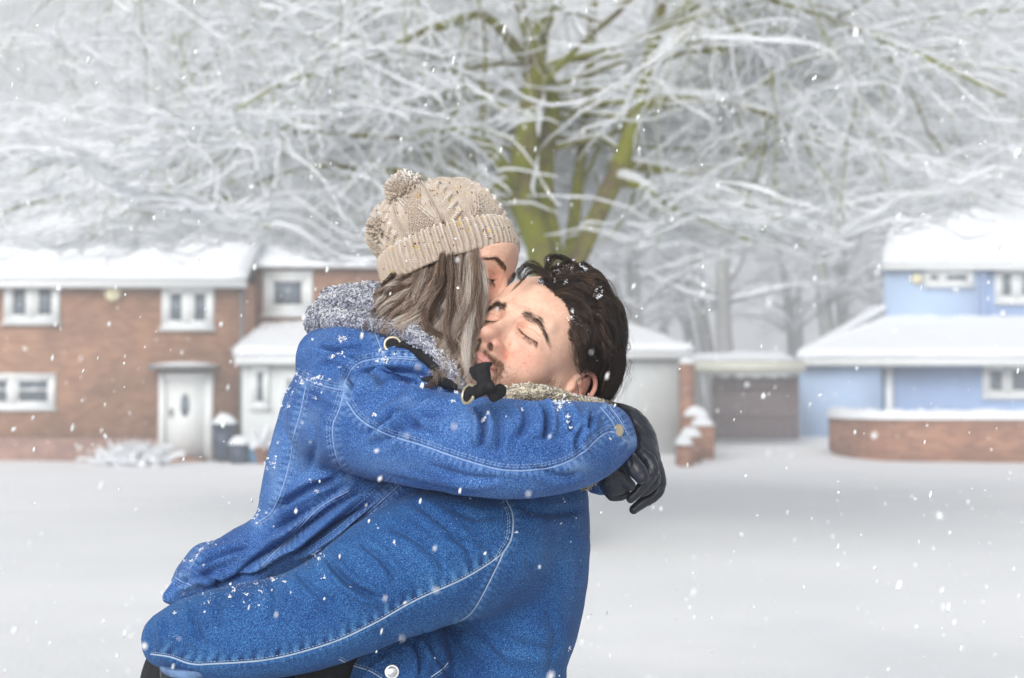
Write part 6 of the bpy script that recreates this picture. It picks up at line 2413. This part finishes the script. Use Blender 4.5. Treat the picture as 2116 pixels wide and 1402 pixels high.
# ---------------------------------------------------------------- snow that has settled on cloth and hair
def settled(name, V, n, mask, count, seed, root, parent=None, big=.0012, clusters=None):
    """little clumps of flakes lying on a surface"""
    rg = np.random.default_rng(seed)
    px, py = proj(V)
    ok = (np.sum(n * (CAM - V), 1) > 0) & mask
    idx = np.where(ok)[0]
    w = np.clip(n[idx, 2] + .45, .05, 1.5)
    if clusters is not None:
        g = np.full(len(idx), .06)
        for cx, cy, r, a in clusters:
            g += a * np.exp(-(((px[idx] - cx) ** 2 + (py[idx] - cy) ** 2) / r ** 2))
        w = w * g
    pick = rg.choice(idx, count, p=w / w.sum())
    ico = np.array([(0, 0, 1), (.89, 0, .45), (.28, .85, .45), (-.72, .53, .45), (-.72, -.53, .45), (.28, -.85, .45), (.72, .53, -.45), (-.28, .85, -.45), (-.89, 0, -.45), (-.28, -.85, -.45), (.72, -.53, -.45), (0, 0, -1)])
    fc = np.array([(0, 1, 2), (0, 2, 3), (0, 3, 4), (0, 4, 5), (0, 5, 1), (1, 6, 2), (2, 7, 3), (3, 8, 4), (4, 9, 5), (5, 10, 1), (2, 6, 7), (3, 7, 8), (4, 8, 9), (5, 9, 10), (1, 10, 6), (6, 11, 7), (7, 11, 8), (8, 11, 9), (9, 11, 10), (10, 11, 6)])
    Vs, Fs, b = [], [], 0
    for k in pick:
        s = big * rg.uniform(.18, .55) if rg.random() < .9 else big * rg.uniform(.6, 1.3)
        for q in range(1 if s < big * .6 else rg.integers(5, 14)):
            o = V[k] + n[k] * s * .3 + rg.normal(0, s * 1.3, 3) * (q > 0)
            Vs.append(ico * s * rg.uniform(.7, 1.2, (12, 1)) + o); Fs.append(fc + b); b += 12
    o = mesh_np(name, np.concatenate(Vs) - np.array(root.location), np.concatenate(Fs), M_SNOW, parent or root)
    o.location = (0, 0, 0)
    return o


settled("snow_flecks", J_W.V, J_W.n, np.ones(len(J_W.V), bool), 1500, 1, woman, O_JW, .0009,
        [(710, 705, 14, 6), (690, 740, 20, 2), (1150, 828, 14, 3), (1165, 826, 12, 2), (1160, 850, 20, 2), (1000, 900, 8, 6), (995, 860, 12, 3), (780, 800, 5, 5), (650, 800, 30, .8), (600, 830, 20, 1.2), (560, 960, 18, 1.5), (970, 795, 20, 3), (440, 1130, 60, .3), (545, 1065, 14, 2), (800, 740, 30, 1.5)])
settled("snow_flecks", J_M.V, J_M.n, np.ones(len(J_M.V), bool), 900, 2, man, O_JM, .0008,
        [(500, 1210, 30, 1.2), (535, 1235, 20, 2), (440, 1230, 30, 1), (360, 1320, 8, 6), (560, 1190, 20, 2), (650, 1150, 20, 1), (1190, 1100, 50, .5)])
_hv = np.concatenate([MF.w(np.array(g)) for g in M_GUIDES]); _ex, _ey = proj(_hv); _hv = _hv[((_ex - 1212) / 42) ** 2 + ((_ey - 800) / 40) ** 2 > 1]; _hn = _hv - MF.w(np.array([0, -.014, .035])); _hn /= np.linalg.norm(_hn, axis=1, keepdims=True)
settled("snow_flecks", _hv + _hn * .003, _hn, np.ones(len(_hv), bool), 900, 3, man, None, .0010,
        [(1135, 580, 8, 10), (1118, 578, 8, 14), (1180, 655, 8, 14), (1195, 663, 6, 14), (1235, 605, 8, 6), (1210, 560, 30, 1), (1170, 545, 30, 1), (1215, 680, 8, 6), (1300, 700, 20, 1), (1150, 555, 20, 2), (1240, 640, 6, 4)])
# ---------------------------------------------------------------- falling snow
def falling_snow():
    rg = np.random.default_rng(21)
    n = 5200
    Y = 0.9 + 26 * rg.random(n) ** 1.3
    px = rg.uniform(-250, 2366, n); py = rg.uniform(-250, 1650, n)
    V = []; T = []; base = 0
    ico = np.array([(0, 0, 1), (.89, 0, .45), (.28, .85, .45), (-.72, .53, .45), (-.72, -.53, .45), (.28, -.85, .45), (.72, .53, -.45), (-.28, .85, -.45), (-.89, 0, -.45), (-.28, -.85, -.45), (.72, -.53, -.45), (0, 0, -1)])
    fc = np.array([(0, 1, 2), (0, 2, 3), (0, 3, 4), (0, 4, 5), (0, 5, 1), (1, 6, 2), (2, 7, 3), (3, 8, 4), (4, 9, 5), (5, 10, 1), (2, 6, 7), (3, 7, 8), (4, 8, 9), (5, 9, 10), (1, 10, 6), (6, 11, 7), (7, 11, 8), (8, 11, 9), (9, 11, 10), (10, 11, 6)])
    for i in range(n):
        c = P(px[i], py[i], Y[i])
        if c[2] < .05:
            continue
        s = (rg.uniform(.0005, .0012) if Y[i] < 2.6 else rg.uniform(.0009, .0027)) * (1 if rg.random() < .8 else 1.5)
        k = 1 + rg.uniform(.8, 4.0) * rg.random()
        R_ = np.array([[1, 0, .22], [0, 1, 0], [-.22, 0, 1]])
        for q in range(rg.integers(1, 4)):
            v = ico * s * rg.uniform(.7, 1.2, (12, 1)) * np.array([1, 1, k])
            v = v @ R_.T + c + rg.normal(0, s * .6, 3) * (q > 0)
            V.append(v); T.append(fc + base); base += 12
    m = flat_mat("snowflake", (.88, .9, .92), .8, .2, .02)
    o = mesh_np("falling_snow", np.concatenate(V), np.concatenate(T), m)
    tag(o, kind="stuff")


falling_snow()


# ---------------------------------------------------------------- air
def haze():
    m = bpy.data.materials.new("haze"); m.use_nodes = True
    n = m.node_tree
    n.nodes.remove(n.nodes["Principled BSDF"])
    v = n.nodes.new("ShaderNodeVolumePrincipled")
    v.inputs["Color"].default_value = (.93, .95, .97, 1)
    v.inputs["Density"].default_value = HAZE
    v.inputs["Anisotropy"].default_value = 0.0
    n.links.new(v.outputs[0], n.nodes["Material Output"].inputs["Volume"])
    o = MB().box(-180, 180, -20, 290, -1.5, 24).build("haze", m)
    tag(o, kind="stuff")


HAZE = 0.0065
if HAZE > 0:
    haze()
